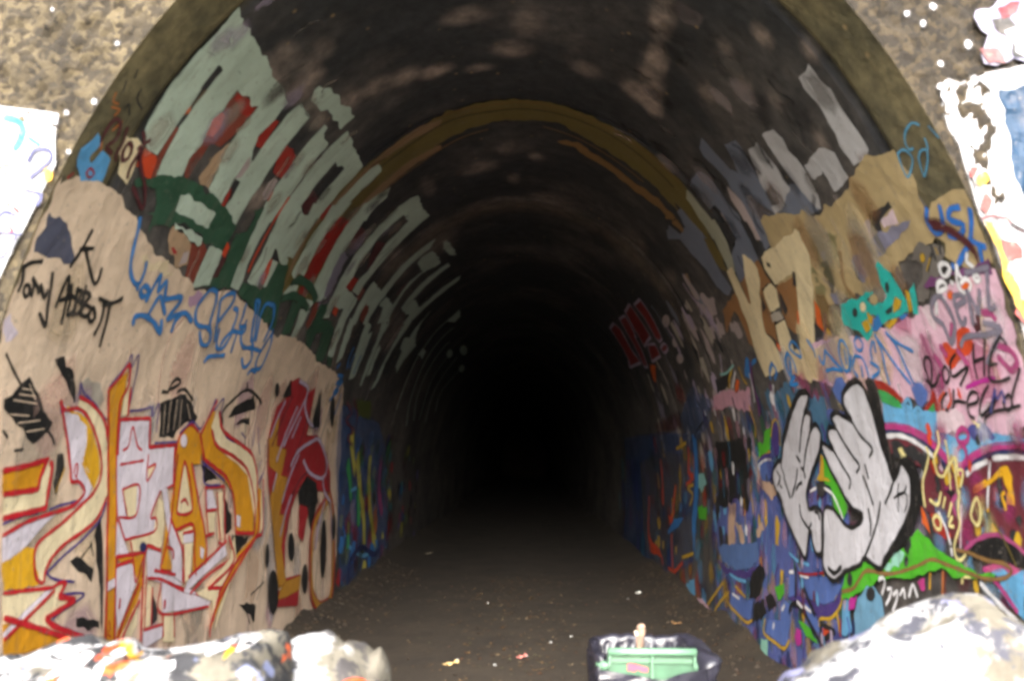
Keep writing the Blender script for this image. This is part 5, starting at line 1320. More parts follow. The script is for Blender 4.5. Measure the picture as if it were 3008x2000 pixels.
def bank_z(sgn):
    def f(X, Y):
        return 0.0 + np.maximum(np.abs(X) - 7.0, 0) * 0.8 - 0.1 + 1.2 * np.clip((np.abs(X) - 8) / 6, 0, 1) * (fbm(X * 0.4, Y * 0.4, 61) - 0.5)
    return f
sheet('embankment', np.linspace(-40, -6.9, 40), np.linspace(-60, 0.6, 60), bank_z(-1), MAT_GRASS)
sheet('embankment', np.linspace(6.9, 40, 40), np.linspace(-60, 0.6, 60), bank_z(1), MAT_GRASS)
sheet('hillside', np.linspace(-40, 40, 50), np.linspace(0.62, 110, 60), lambda X, Y: 7.4 + 0.28 * Y + 2.0 * (fbm(X * 0.12, Y * 0.12, 71) - 0.5) + np.maximum(np.abs(X) - 14, 0) * 0.6, MAT_GRASS)

# ------------------------------------------------------------------ tunnel lining
lining = tag(empty('tunnel_lining'), 'sooty horseshoe tunnel lining covered in graffiti behind the portal', 'tunnel', kind='thing')
art = [l.split('|') for l in ART.strip().split('\n')]
def pts_of(txt):
    return np.array([[float(v) / 1000 for v in p.split(',')] for p in txt.split()])
BLOBS = [(float(a[1]), pts_of(a[2])) for a in art if a[0] == 'B']

def lining_colour(s, t):
    h = np.interp(t, _TT, PROF[:, 1])
    side = np.where(t < ARC / 2, t, ARC - t)                      # metres up from the foot of the wall
    n1 = fbm(s * 0.9, t * 0.9, 101, 5); n2 = fbm(s * 3.2 + 7, t * 2.4, 111, 4); n3 = fbm(s * 1.2, t * 6.0, 121, 4)
    soot = np.clip((side - 2.6) / 1.6, 0, 1) * 0.55 + 0.42
    soot = soot + 1.5 * (n1 - 0.5) + 0.9 * (n2 - 0.5)
    soot = np.clip(soot, 0, 1)[:, None]
    bare = np.array([0.125, 0.108, 0.098]) * (0.75 + 0.6 * n3[:, None]); black = np.array([0.020, 0.0205, 0.022]) * (0.6 + 1.0 * n2[:, None])
    c = bare * (1 - soot) + black * soot
    for amt, q in BLOBS:
        d = ((s - q[0, 0]) / q[1, 0]) ** 2 + ((t - q[0, 1]) / q[1, 1]) ** 2
        f = np.clip(np.exp(-0.9 * d ** 1.3) * (0.15 + 1.8 * n2) * amt * 1.2 - 0.2, 0, 1)[:, None]
        c = c * (1 - f) + np.array([0.25, 0.195, 0.165]) * (0.8 + 0.5 * n2[:, None]) * f
    # entrance ring: mossy bare concrete
    ring = np.array([0.16, 0.132, 0.068]) * (0.6 + 0.8 * n1[:, None]); moss = np.array([0.06, 0.056, 0.032])
    mf = np.clip((n2 - 0.45) * 4, 0, 1)[:, None]
    ring = ring * (1 - 0.6 * mf) + moss * 0.6 * mf
    low = np.clip((2.9 - side) / 0.8, 0, 1)[:, None]
    ring = ring * (1 - 0.35 * low) + np.array([0.10, 0.09, 0.08]) * 0.35 * low
    e = np.clip((0.45 - s) / 0.02, 0, 1)[:, None]
    c = c * (1 - e) + ring * e
    # gap shade painted into the joint behind the ring; casting bay joints darkened alike
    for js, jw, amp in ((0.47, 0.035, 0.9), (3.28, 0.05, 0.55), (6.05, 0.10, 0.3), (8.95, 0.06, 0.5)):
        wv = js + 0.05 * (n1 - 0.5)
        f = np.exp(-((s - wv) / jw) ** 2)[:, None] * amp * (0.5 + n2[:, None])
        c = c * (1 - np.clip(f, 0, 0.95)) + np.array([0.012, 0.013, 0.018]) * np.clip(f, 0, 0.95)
    f = (np.exp(-((s - 6.45) / 0.22) ** 2) * (0.3 + 0.9 * n3))[:, None] * 0.7
    f = np.clip(f, 0, 0.8); c = c * (1 - f) + np.array([0.14, 0.105, 0.075]) * f
    return np.clip(c, 0.004, 1)

t_main = np.linspace(-0.25, ARC + 0.25, 300)
bays = [('entrance_ring', 0.0, 0.44, 0.03), ('lining_bay', 0.44, 3.28, 0.045), ('lining_bay', 3.28, 6.05, 0.05), ('lining_bay', 6.05, 8.95, 0.06), ('lining_bay', 8.95, 11.9, 0.08), ('lining_bay', 11.9, 15.0, 0.12), ('lining_bay', 15.0, 30, 0.5), ('lining_bay', 30, 90, 2.0)]
for nm, s0, s1, st in bays:
    ss = np.linspace(s0, s1, max(3, int((s1 - s0) / st)))
    S_, T_ = np.meshgrid(ss, t_main, indexing='ij'); s_, t_ = S_.ravel(), T_.ravel()
    tt = np.clip(t_, 0, ARC)
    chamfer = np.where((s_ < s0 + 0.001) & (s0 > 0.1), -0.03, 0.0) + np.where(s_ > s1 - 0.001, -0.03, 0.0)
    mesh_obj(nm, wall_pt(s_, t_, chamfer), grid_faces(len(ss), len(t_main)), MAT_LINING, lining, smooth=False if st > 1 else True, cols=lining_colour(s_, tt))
# dark cap added at the unseen far end to keep daylight out
mesh_obj('end_light_stop', [(-4, 89.9, -1), (4, 89.9, -1), (4, 89.9, 7), (-4, 89.9, 7)], [(0, 1, 2, 3)], MAT_FLOOR, lining)

# ------------------------------------------------------------------ portal wall
portal = tag(empty('portal_wall'), 'rough pebbled concrete portal wall around the tunnel mouth', 'wall', kind='thing')
mask = (_TT >= -0.05) & (_TT <= ARC + 0.05)
tp = np.linspace(-0.1, ARC + 0.1, 640)
px_, pz_ = np.interp(tp, _TT, PROF[:, 0]), np.interp(tp, _TT, PROF[:, 1])
nx_ = np.where(pz_ > ZC, px_ / R ** 2, np.sign(px_)); nz_ = np.where(pz_ > ZC, (pz_ - ZC) / BH ** 2, 0.0); l_ = np.hypot(nx_, nz_); nx_, nz_ = nx_ / l_, nz_ / l_
ds = np.concatenate([np.linspace(0, 0.10, 9), np.linspace(0.114, 1.15, 75)])
vx = [px_ + nx_ * d for d in ds]; vz = [pz_ + nz_ * d for d in ds]
ax, az = vx[-1], vz[-1]
kk = np.minimum(9.0 / np.maximum(np.abs(ax), 1e-6), np.where(az > 0.05, 8.0 / np.maximum(az, 1e-6), 1e9)); kk = np.maximum(kk, 1.0)
for q in np.linspace(0, 1, 14)[1:]:
    k = 1 + (kk - 1) * q ** 1.5; vx.append(ax * k); vz.append(np.where(az > 0.05, az * k, az))
vx, vz = np.array(vx), np.array(vz)
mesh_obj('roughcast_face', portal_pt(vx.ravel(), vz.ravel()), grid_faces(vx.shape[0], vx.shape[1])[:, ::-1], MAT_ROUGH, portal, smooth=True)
def box(name, x0, x1, y0, y1, z0, z1, mat, parent=None, bev=0.02):
    bm = bmesh.new(); bmesh.ops.create_cube(bm, size=1)
    for v in bm.verts: v.co = Vector(((x0 + x1) / 2 + v.co.x * (x1 - x0), (y0 + y1) / 2 + v.co.y * (y1 - y0), (z0 + z1) / 2 + v.co.z * (z1 - z0)))
    if bev: bmesh.ops.bevel(bm, geom=list(bm.edges), offset=bev, segments=2, affect='EDGES')
    me = bpy.data.meshes.new(name); bm.to_mesh(me); bm.free(); me.materials.append(mat)
    o = bpy.data.objects.new(name, me); C.objects.link(o)
    if parent: o.parent = parent
    return o
box('coping', -9.1, 9.1, -0.12, 0.75, 8.0, 8.25, MAT_CONC, portal)

# ------------------------------------------------------------------ paint
PAL = {k: lin(v) for k, v in PALETTE.items()}
rng = random.Random(7)
def densify(p, step, close=True):
    out = []; n = len(p)
    for i in range(n if close else n - 1):
        a, b = p[i], p[(i + 1) % n]; m = max(1, int(math.hypot(*(b - a)) / step))
        for k in range(m): out.append(a + (b - a) * k / m)
    if not close: out.append(p[-1])
    return np.array(out)

def catmull(p, step):
    if len(p) < 3: return densify(p, step, False)
    closed = np.hypot(*(p[0] - p[-1])) < 0.004
    q = np.vstack([p[-2] if closed else 2 * p[0] - p[1], p, p[1] if closed else 2 * p[-1] - p[-2]])
    out = []
    for i in range(1, len(q) - 2):
        a, b, c, d = q[i - 1], q[i], q[i + 1], q[i + 2]
        m = max(2, min(14, int(math.hypot(*(c - b)) / step)))
        for k in range(m):
            u = k / m
            out.append(0.5 * (2 * b + (c - a) * u + (2 * a - 5 * b + 4 * c - d) * u * u + (3 * b - a - 3 * c + d) * u ** 3))
    out.append(q[-2])
    return np.array(out)

def fill_mesh(p, surf, rag, r):
    ks = 0.35 if surf == 'wall' else 1.0; rag = rag
    step = 0.07 if surf == 'wall' else 0.022
    p = densify(p, 0.03 if rag else step)
    if rag:
        n = len(p); a = rag / 1000 * 1.6
        j = np.array([r.gauss(0, 1) for _ in range(n)]); j = 0.6 * j + 0.5 * np.roll(j, 1) + 0.3 * np.roll(j, -1)
        d = np.roll(p, -1, 0) - np.roll(p, 1, 0); l = np.hypot(d[:, 0], d[:, 1]) + 1e-9
        p = p + np.stack([-d[:, 1] / l, d[:, 0] / l], -1) * (j * a)[:, None]
    if surf == 'wall': p = np.clip(p, [0.002, 0.0], [80, ARC])
    q = p * [ks, 1]
    lo, hi = q.min(0), q.max(0)
    gx, gy = np.meshgrid(np.arange(lo[0] + step / 2, hi[0], step), np.arange(lo[1] + step / 2, hi[1], step))
    g = np.stack([gx.ravel(), gy.ravel()], -1)
    if len(g):
        x, y = g[:, 0], g[:, 1]; ins = np.zeros(len(g), bool); near = np.zeros(len(g), bool)
        q2 = np.roll(q, -1, 0)
        for a, b in zip(q, q2):
            cond = (a[1] > y) != (b[1] > y)
            with np.errstate(divide='ignore', invalid='ignore'):
                xi = (b[0] - a[0]) * (y - a[1]) / (b[1] - a[1] + 1e-12) + a[0]
            ins ^= cond & (x < xi)
            near |= (x - a[0]) ** 2 + (y - a[1]) ** 2 < (step * 0.4) ** 2
        g = g[ins & ~near]
    vs_ = [Vector(v) for v in q] + [Vector(v) for v in g]
    n = len(q)
    try:
        ov, oe, of, *_ = delaunay_2d_cdt(vs_, [], [list(range(n))], 1, 1e-5)
    except Exception:
        return None
    if not of: return None
    v = np.array([(a.x / ks, a.y) for a in ov]); return v, of

def stroke_mesh(p, width):
    c = catmull(p, max(0.02, width * 0.6))
    keep = [0]
    for i in range(1, len(c)):
        if np.hypot(*(c[i] - c[keep[-1]])) > 0.004: keep.append(i)
    c = c[keep]
    if len(c) < 2: return None
    d = np.gradient(c, axis=0); l = np.hypot(d[:, 0], d[:, 1]) + 1e-9; d = d / l[:, None]
    nrm = np.stack([-d[:, 1], d[:, 0]], -1); h = width / 2
    s = c[0] - d[0] * h * 0.8; e = c[-1] + d[-1] * h * 0.8
    cols = [[], [], [], []]
    pts_ = [(s, nrm[0], 0.35, 0.0)] + [(c[i], nrm[i], 1.0 + 0.12 * math.sin(i * 0.9 + c[0][0] * 30), 1.0) for i in range(len(c))] + [(e, nrm[-1], 0.35, 0.0)]
    soft = min(0.3, 0.006 / h); al = []
    for p0, n0, k, a0 in pts_:
        for q, w_ in enumerate((-(1 + soft), -(1 - soft), 1 - soft, 1 + soft)): cols[q].append(p0 + n0 * h * k * w_)
    m = len(pts_); v = np.vstack(cols); f = []
    for q in range(3): f += [(q * m + i, q * m + i + 1, (q + 1) * m + i + 1, (q + 1) * m + i) for i in range(m - 1)]
    a1 = np.array([x[3] for x in pts_]); al = np.concatenate([a1 * 0, a1, a1, a1 * 0])
    return v, f, np.tile(np.linspace(0, 1, m), 4), al

def border_mesh(p, width):
    p = densify(p, 0.05); nx2 = np.roll(p, -1, 0) - np.roll(p, 1, 0); l = np.hypot(nx2[:, 0], nx2[:, 1])[:, None] + 1e-9; nx2 = nx2 / l
    area = 0.5 * np.sum(p[:, 0] * np.roll(p[:, 1], -1) - np.roll(p[:, 0], -1) * p[:, 1]); sg = 1 if area > 0 else -1
    nn = np.stack([nx2[:, 1], -nx2[:, 0]], -1) * sg; n = len(p)
    v = np.vstack([p, p + nn * width]); f = [(i, (i + 1) % n, n + (i + 1) % n, n + i) for i in range(n)]
    return v, f, np.concatenate([np.ones(n), np.zeros(n)])

groups = []; cur = None
for a in art:
    if a[0] == 'g': cur = dict(name=a[1], surf=a[2], label=a[3], ops=[]); groups.append(cur)
    elif a[0] in 'FS': cur['ops'].append((a[0], a[1], float(a[2]), pts_of(a[3])))
    elif a[0] == 'R':
        r = random.Random(int(a[4])); cols = a[1].split(); q = pts_of(a[6]); size = float(a[3]) / 1000; ar = float(a[5])
        for k in range(int(a[2])):
            cs, ct = r.uniform(q[0, 0], q[1, 0]), r.uniform(q[0, 1], q[1, 1]); sz = size * r.uniform(0.4, 1.1)
            if r.random() < 0.7:
                n = r.randint(7, 11); ph = r.uniform(0, 6.28)
                pp = [(cs + sz * 0.5 * r.uniform(0.6, 1.2) * math.cos(ph + 6.283 * i / n), ct + sz * 0.5 * ar ** 0.5 * r.uniform(0.6, 1.25) * math.sin(ph + 6.283 * i / n)) for i in range(n)]
                cur['ops'].append(('F*', r.choice(cols), 5.0, np.clip(np.array(pp), [0.01, 0.0], [60, ARC])))
            else:
                pp = [(cs + sz * r.uniform(-0.4, 0.4), ct + sz * ar * 0.5 * (i / 3 - 0.5) * 2 + sz * r.uniform(-0.2, 0.2)) for i in range(4)]
                cur['ops'].append(('S*', r.choice(cols), r.uniform(18, 50), np.clip(np.array(pp), [0.05, 0.05], [60, ARC - 0.05])))
CAPS = [(0.61, 6.1), (0.38, 5.72), (-0.52, 4.87), (0.13, 5.04), (-0.16, 4.63), (1.53, 8.93), (-0.37, 8.29)]
SCR = [(-0.57, 4.69), (0.08, 4.93), (1.74, 9.43), (-1.79, 14.39)]
STAR = (1.86, 6.89)
# ------------------------------------------------------------------ boulders
def rock_material(name, dark, paints, seed, cover=0.5, speck=0.5):
    m, t, b = new_mat(name)
    pos, nz = surf_nodes(t, b, 0.9, 34, 0.85)
    mp = N(t, 'ShaderNodeMapping'); mp.inputs['Location'].default_value = (seed, seed * 2.3, seed * 0.7); t.links.new(pos.outputs['Position'], mp.inputs['Vector'])
    def nzr(scale, a, bb, det=5.0, off=0.0):
        m2 = N(t, 'ShaderNodeMapping'); m2.inputs['Location'].default_value = (off, off * 1.7, -off); t.links.new(mp.outputs[0], m2.inputs['Vector'])
        n = N(t, 'ShaderNodeTexNoise', Scale=scale, Detail=det, Roughness=0.62); t.links.new(m2.outputs[0], n.inputs['Vector'])
        r = ramp(t, a, bb); t.links.new(n.outputs['Fac'], r.inputs[0]); return r.outputs[0]
    n1 = N(t, 'ShaderNodeTexNoise', Scale=4.0, Detail=8.0, Roughness=0.7); t.links.new(mp.outputs[0], n1.inputs['Vector'])
    r1 = ramp(t, 0.3, 0.7, (0.07, 0.06, 0.045, 1), (0.20, 0.18, 0.14, 1)); t.links.new(n1.outputs['Fac'], r1.inputs[0])
    c = r1.outputs[0]
    c = mixc(t, 'MIX', nzr(2.2, cover, cover + 0.05, 6.0, 3.0), c, (0.40, 0.395, 0.40, 1))
    c = mixc(t, 'MIX', nzr(10.0, speck, speck + 0.05, 9.0, 9.0), c, dark)
    for i, (col, th) in enumerate(paints):
        c = mixc(t, 'MIX', nzr(5.5, th, th + 0.03, 3.0, 20.0 + 11 * i), c, col)
    t.links.new(c, b.inputs['Base Color'])
    return m

def boulder(name, label, top, yc, ry, z0, mat, seed, flat=0.6):
    """a squat boulder whose crest follows (x, z) points, ry deep each way, rough and faceted"""
    top = np.array(top, float); xs = top[:, 0]
    nu, nv = 110, 72
    u = np.linspace(0, 1, nu); x = xs[0] + (xs[-1] - xs[0]) * (0.5 - 0.5 * np.cos(np.pi * u))
    zt = np.interp(x, xs, top[:, 1]); V = []
    for i in range(nu):
        e = math.sin(math.pi * u[i]) ** 0.35
        for a in np.linspace(0, math.pi, nv):
            ca, sa = math.cos(a), math.sin(a)
            yy = yc + ry * e * math.copysign(abs(ca) ** flat, ca); zz = z0 + (zt[i] - z0) * sa ** flat
            V.append((x[i], yy, zz))
    V = np.array(V)
    cen = np.array([(xs[0] + xs[-1]) / 2, yc, z0 + 0.3])
    d = V - cen; l = np.linalg.norm(d, axis=1)[:, None]; d = d / (l + 1e-6)
    n = 0.11 * (np.abs(fbm(V[:, 0] * 3 + seed, V[:, 1] * 3 + V[:, 2] * 2.4, seed, 4) - 0.5) * 2) + 0.045 * (fbm(V[:, 0] * 9, V[:, 1] * 11 + V[:, 2] * 9, seed + 3, 3) - 0.5) + 0.02 * (fbm(V[:, 0] * 26, V[:, 1] * 31 + V[:, 2] * 29, seed + 5, 2) - 0.5)
    V = V - d * n[:, None]
    rs = random.Random(seed)
    for _ in range(26):                                     # cleave flat faces
        nn = np.array([rs.gauss(0, 1), rs.gauss(-0.5, 0.8), rs.gauss(0.5, 0.6)]); nn /= np.linalg.norm(nn)
        c0 = np.array([rs.uniform(xs[0] + 0.1, xs[-1] - 0.1), yc, z0 + 0.9]); near_ = np.abs(V[:, 0] - c0[0]) < 0.45
        if near_.sum() < 10: continue
        pr = V @ nn; lim = pr[near_].max() - rs.uniform(0.02, 0.055)
        k_ = near_ & (pr > lim); V[k_] -= ((pr[k_] - lim) * 0.8)[:, None] * nn
    o = mesh_obj(name, V, grid_faces(nu, nv), mat, smooth=True)
    return tag(o, label, 'boulder', 'painted boulders in front of the tunnel mouth')

MAT_ROCK_L = rock_material('painted_rock', (0.022, 0.022, 0.025, 1), [((0.62, 0.10, 0.02, 1), 0.62), ((0.60, 0.40, 0.03, 1), 0.66), ((0.16, 0.18, 0.30, 1), 0.64)], 2.0, 0.46, 0.49)
MAT_ROCK_M = rock_material('part_painted_rock', (0.05, 0.045, 0.045, 1), [((0.60, 0.10, 0.02, 1), 0.68)], 5.0, 0.52, 0.53)
MAT_ROCK_R = rock_material('white_painted_rock', (0.05, 0.05, 0.065, 1), [((0.22, 0.22, 0.36, 1), 0.60)], 8.0, 0.42, 0.51)
ROCKS = []
ROCKS.append(boulder('boulder', 'long low boulder at the left, splashed with white, black and orange paint', [(-2.9, 0.91), (-2.5, 1.12), (-1.71, 1.22), (-1.57, 1.245), (-1.48, 1.285), (-1.325, 1.295), (-1.22, 1.295), (-1.13, 1.28), (-1.04, 1.305), (-0.93, 1.315), (-0.81, 1.345), (-0.73, 1.35), (-0.68, 1.33), (-0.62, 1.16), (-0.56, 0.76)], -1.0, 0.42, -0.1, MAT_ROCK_L, 3))
ROCKS.append(boulder('boulder', 'smaller pale boulder with an orange scrawl at the inner end of the long one', [(-1.15, 0.82), (-0.95, 1.07), (-0.8, 1.23), (-0.76, 1.245), (-0.68, 1.27), (-0.625, 1.285), (-0.575, 1.27), (-0.54, 1.245), (-0.49, 1.22), (-0.465, 1.2), (-0.435, 1.185), (-0.405, 1.14), (-0.395, 1.08), (-0.37, 0.92), (-0.34, 0.42)], -0.55, 0.34, -0.1, MAT_ROCK_M, 13))
ROCKS.append(boulder('boulder', 'big white painted boulder rising to a peak at the right', [(0.72, 0.67), (0.8, 1.02), (0.89, 1.205), (0.936, 1.24), (1.01, 1.275), (1.056, 1.315), (1.107, 1.35), (1.176, 1.385), (1.241, 1.405), (1.306, 1.435), (1.352, 1.465), (1.381, 1.495), (1.41, 1.5), (1.435, 1.48), (1.471, 1.49), (1.503, 1.485), (1.562, 1.47), (1.605, 1.435), (1.672, 1.41), (2.2, 1.32), (2.7, 0.87)], -1.0, 0.45, -0.1, MAT_ROCK_R, 23))

# ------------------------------------------------------------------ wheelie bin
def tube(path, rad, n=10, cap=True):
    P = [Vector(p) for p in path]; V = []; Fs = []
    for i, p in enumerate(P):
        d = (P[min(i + 1, len(P) - 1)] - P[max(i - 1, 0)]).normalized()
        up = Vector((0, 0, 1)) if abs(d.z) < 0.9 else Vector((0, 1, 0))
        a = d.cross(up).normalized(); b = d.cross(a).normalized()
        r = rad[i] if isinstance(rad, (list, tuple)) else rad
        for k in range(n):
            g = 2 * math.pi * k / n; V.append(p + a * r * math.cos(g) + b * r * math.sin(g))
    for i in range(len(P) - 1):
        for k in range(n): Fs.append((i * n + k, i * n + (k + 1) % n, (i + 1) * n + (k + 1) % n, (i + 1) * n + k))
    if cap: Fs += [tuple(range(n))[::-1], tuple(range((len(P) - 1) * n, len(P) * n))]
    return V, Fs
MAT_GREEN = plain_material('green_plastic', (0.10, 0.20, 0.125), 0.4, 0.12, 9.0, 0.05)
MAT_GREEN2 = plain_material('dark_green_plastic', (0.045, 0.11, 0.062), 0.5, 0.2, 14.0, 0.1)
MAT_BAG = plain_material('black_bag_film', (0.022, 0.021, 0.03), 0.28, 0.3, 12.0, 0.25, 22)
MAT_RUBBER = plain_material('black_rubber', (0.02, 0.02, 0.02), 0.7)
MAT_RED = plain_material('red_mark_paint', (0.55, 0.05, 0.09), 0.6)
MAT_WOOD = plain_material('weathered_stick', (0.26, 0.17, 0.12), 0.85, 0.45, 30.0, 0.6)
MAT_CUT = plain_material('cut_wood', (0.62, 0.50, 0.40), 0.8)
BX, BY = 0.715, 0.87
bin_ = tag(empty('wheelie_bin', (BX, BY, 0)), 'green plastic wheelie bin lined with a black bag inside the tunnel mouth', 'bin')
def rrect(hx, hy, r, n=6):
    out = []
    for cx, cy_, a0 in ((hx - r, hy - r, 0), (-hx + r, hy - r, 90), (-hx + r, -hy + r, 180), (hx - r, -hy + r, 270)):
        for k in range(n + 1):
            a = math.radians(a0 + 90 * k / n); out.append((cx + r * math.cos(a), cy_ + r * math.sin(a)))
    return np.array(out)
def loft(name, rings, mat, parent, closed_bottom=True, smooth=True):
    n = len(rings[0]); V = np.vstack(rings); Fs = []
    for i in range(len(rings) - 1):
        for k in range(n): Fs.append((i * n + k, i * n + (k + 1) % n, (i + 1) * n + (k + 1) % n, (i + 1) * n + k))
    if closed_bottom: Fs.append(tuple(range(n))[::-1])
    return mesh_obj(name, V, Fs, mat, parent, smooth=smooth)
def ring_at(hx, hy, r, z, oy=0.0):
    p = rrect(hx, hy, r); return np.column_stack([p[:, 0], p[:, 1] + oy, np.full(len(p), z)])
loft('body', [ring_at(0.18, 0.18, 0.04, 0.06), ring_at(0.19, 0.19, 0.04, 0.10), ring_at(0.235, 0.245, 0.045, 0.86), ring_at(0.235, 0.245, 0.045, 0.885), ring_at(0.229, 0.239, 0.045, 0.885), ring_at(0.225, 0.233, 0.045, 0.80), ring_at(0.185, 0.183, 0.035, 0.12)], MAT_GREEN, bin_, smooth=False)
loft('rim', [ring_at(0.236, 0.246, 0.05, 0.875), ring_at(0.262, 0.272, 0.05, 0.88), ring_at(0.264, 0.274, 0.05, 0.905), ring_at(0.255, 0.265, 0.05, 0.92), ring_at(0.232, 0.242, 0.045, 0.918), ring_at(0.228, 0.238, 0.045, 0.89)], MAT_GREEN, bin_, closed_bottom=False)
box('back_ledge', -0.205, 0.20, -0.32, -0.25, 0.925, 0.957, MAT_GREEN, bin_, 0.008)
box('back_panel', -0.205, 0.20, -0.305, -0.268, 0.78, 0.924, MAT_GREEN2, bin_, 0.006)
v, f = tube([(-0.212, -0.335, 0.98), (-0.10, -0.335, 0.981), (0.0, -0.335, 0.982), (0.1, -0.335, 0.983), (0.207, -0.335, 0.984)], 0.019, 14)
hb = mesh_obj('handle', v, f, MAT_GREEN, bin_, smooth=True)
for x in (-0.205, -0.003, 0.20):
    b_ = box('handle_bracket', x - 0.006, x + 0.006, -0.345, -0.26, 0.915 if abs(x) > 0.1 else 0.86, 0.985, MAT_GREEN, bin_, 0.003)
mesh_obj('red_mark', [(-0.117, -0.3065, 0.921), (-0.10, -0.3065, 0.922), (-0.055, -0.3065, 0.912), (-0.018, -0.3065, 0.902), (-0.022, -0.3065, 0.883), (-0.05, -0.3065, 0.885), (-0.065, -0.3065, 0.895), (-0.085, -0.3065, 0.885), (-0.117, -0.3065, 0.889)], [tuple(range(9))], MAT_RED, bin_)
mesh_obj('red_mark', [(0.05, -0.3065, 0.83), (0.085, -0.3065, 0.845), (0.115, -0.3065, 0.82), (0.10, -0.3065, 0.79), (0.06, -0.3065, 0.79)], [tuple(range(5))], MAT_RED, bin_)
v, f = tube([(-0.22, -0.21, 0.10), (0.22, -0.21, 0.10)], 0.011); mesh_obj('axle', v, f, MAT_RUBBER, bin_)
for x in (-0.24, 0.24):
    v, f = tube([(x - 0.025, -0.21, 0.10), (x - 0.018, -0.21, 0.10), (x + 0.018, -0.21, 0.10), (x + 0.025, -0.21, 0.10)], [0.085, 0.10, 0.10, 0.085], 24); mesh_obj('wheel', v, f, MAT_RUBBER, bin_, smooth=True)
# bag: film folded over the rim, puffed out at the right
rings = []; prof0 = np.array([(-0.075, 0.62), (-0.055, 0.80), (-0.034, 0.90), (-0.020, 0.945), (0.004, 0.954), (0.022, 0.940), (0.028, 0.90), (0.026, 0.86), (0.020, 0.80), (0.016, 0.72), (0.014, 0.64)])
tj = np.linspace(0, 10, 41); prof = np.column_stack([np.interp(tj, np.arange(11), prof0[:, 0]), np.interp(tj, np.arange(11), prof0[:, 1])])
base_ = densify(rrect(0.245, 0.255, 0.06), 0.015)
nb = len(base_); idx = np.arange(nb)
tn = np.roll(base_, -1, 0) - np.roll(base_, 1, 0); tn = tn / np.hypot(tn[:, 0], tn[:, 1])[:, None]; nr = np.column_stack([tn[:, 1], -tn[:, 0]])
front = np.clip((-base_[:, 1] - 0.20) / 0.05, 0, 1) * np.clip((0.225 - np.abs(base_[:, 0])) / 0.03, 0, 1)
right = np.clip(base_[:, 0] / 0.2, 0, 1)
per = np.cumsum(np.hypot(*(base_ - np.roll(base_, 1, 0)).T))
for j, (o_, z_) in enumerate(prof):
    jj = tj[j]; jv = np.full(nb, jj)
    ridge = 1 - np.abs(2 * fbm(per * 14 + jj * 0.5, jv * 0.5 + per * 3, 77, 3) - 1) * 2.2
    wr = 0.016 * (np.clip(ridge, -0.5, 1) - 0.4) + 0.006 * np.sin(per * 95 + jj)
    puff = right * np.clip((jj - 3.5) / 2.0, 0, 1) * 0.075 * (0.35 + 1.1 * fbm(per * 6, jv * 0.4, 78, 2))
    out = o_ + wr * (0.3 if 2.5 <= jj <= 6 else 1) + puff
    zz = z_ + 0.006 * np.sin(per * 17 + 2) + 0.012 * (noise2(per * 26, per * 0, 79) - 0.5) + 0.012 * right * np.clip((6 - jj) / 3, 0, 1)
    if jj >= 3: out = np.where(front > 0, out * (1 - front) + front * (-0.02 - 0.004 * jj), out); zz = np.where(front > 0, zz * (1 - front) + front * (0.88 - 0.012 * jj), zz)
    rings.append(np.column_stack([base_ + nr * out[:, None], zz]))
loft('bag', rings, MAT_BAG, bin_, closed_bottom=False)
# the slack of the bag hanging across the front below the handle
nx2, nz2 = 60, 26; V = []
for i in range(nx2):
    u = i / (nx2 - 1); x = -0.255 + 0.60 * u
    ztop = 0.895 - 0.028 * min(1, u / 0.35) + (0.05 * max(0, (u - 0.52) / 0.48) ** 0.8 if u > 0.52 else 0) - 0.015 * math.exp(-((u - 0.5) / 0.1) ** 2)
    for k in range(nz2):
        q = k / (nz2 - 1); z = ztop - (0.16 + 0.30 * u) * q
        y = -0.318 - 0.012 * math.sin(q * 5 + u * 4) * q - 0.014 * float(fbm(u * 9 + q * 7, q * 3 - u * 2, 91, 3))
        if 0.40 < u < 0.64 and 0.05 < q < 0.6: y += 0.0
        y += max(0, (u - 0.82) / 0.18) ** 2 * 0.20
        V.append((x, y, z))
mesh_obj('bag_apron', V, grid_faces(nx2, nz2), MAT_BAG, bin_, smooth=True)
stick = tag(empty('stick', (0.70, 0.93, 0.42)), 'short brown broken stick standing up out of the bin', 'stick')
v, f = tube([(0, 0, 0), (0.004, 0, 0.2), (0.0, 0, 0.40), (0.004, 0, 0.55), (0.010, 0, 0.60)], [0.017, 0.018, 0.019, 0.021, 0.024], 9); mesh_obj('shaft', v, f, MAT_WOOD, stick)
v, f = tube([(0.0, -0.008, 0.600), (0.012, -0.01, 0.612), (0.026, -0.012, 0.615)], [0.02, 0.018, 0.010], 8); mesh_obj('split_end', v, f, MAT_WOOD, stick)
v, f = tube([(-0.016, -0.012, 0.57), (-0.022, -0.016, 0.590)], [0.010, 0.007], 7); mesh_obj('pale_stub', v, f, MAT_CUT, stick)

# ------------------------------------------------------------------ litter on the tunnel floor
def fz(x, y): return float(floor_z(np.array(x, float), np.array(y, float)))
MAT_LEAF = paint_material(); MAT_LEAF.name = 'dry_leaf'
def leaf_verts(r, ln, wd):
    cu = r.uniform(0.0, 0.35) * ln
    pts = [(-0.5, 0, cu * 0.8), (-0.2, 0.5, 0.1 * cu), (0.2, 0.42, 0), (0.5, 0, cu), (0.2, -0.42, 0.1 * cu), (-0.2, -0.5, 0), (0, 0, -0.02 * ln)]
    return [(p[0] * ln, p[1] * wd, p[2]) for p in pts], [(6, i, (i + 1) % 6) for i in range(6)]
r = random.Random(5); V, Fs, Cs = [], [], []
leafcol = [tuple(v * 0.9 for v in c_) for c_ in [(96, 74, 50), (120, 92, 58), (74, 58, 42), (140, 112, 74), (104, 66, 40), (88, 84, 58), (150, 130, 100), (60, 48, 38)]]
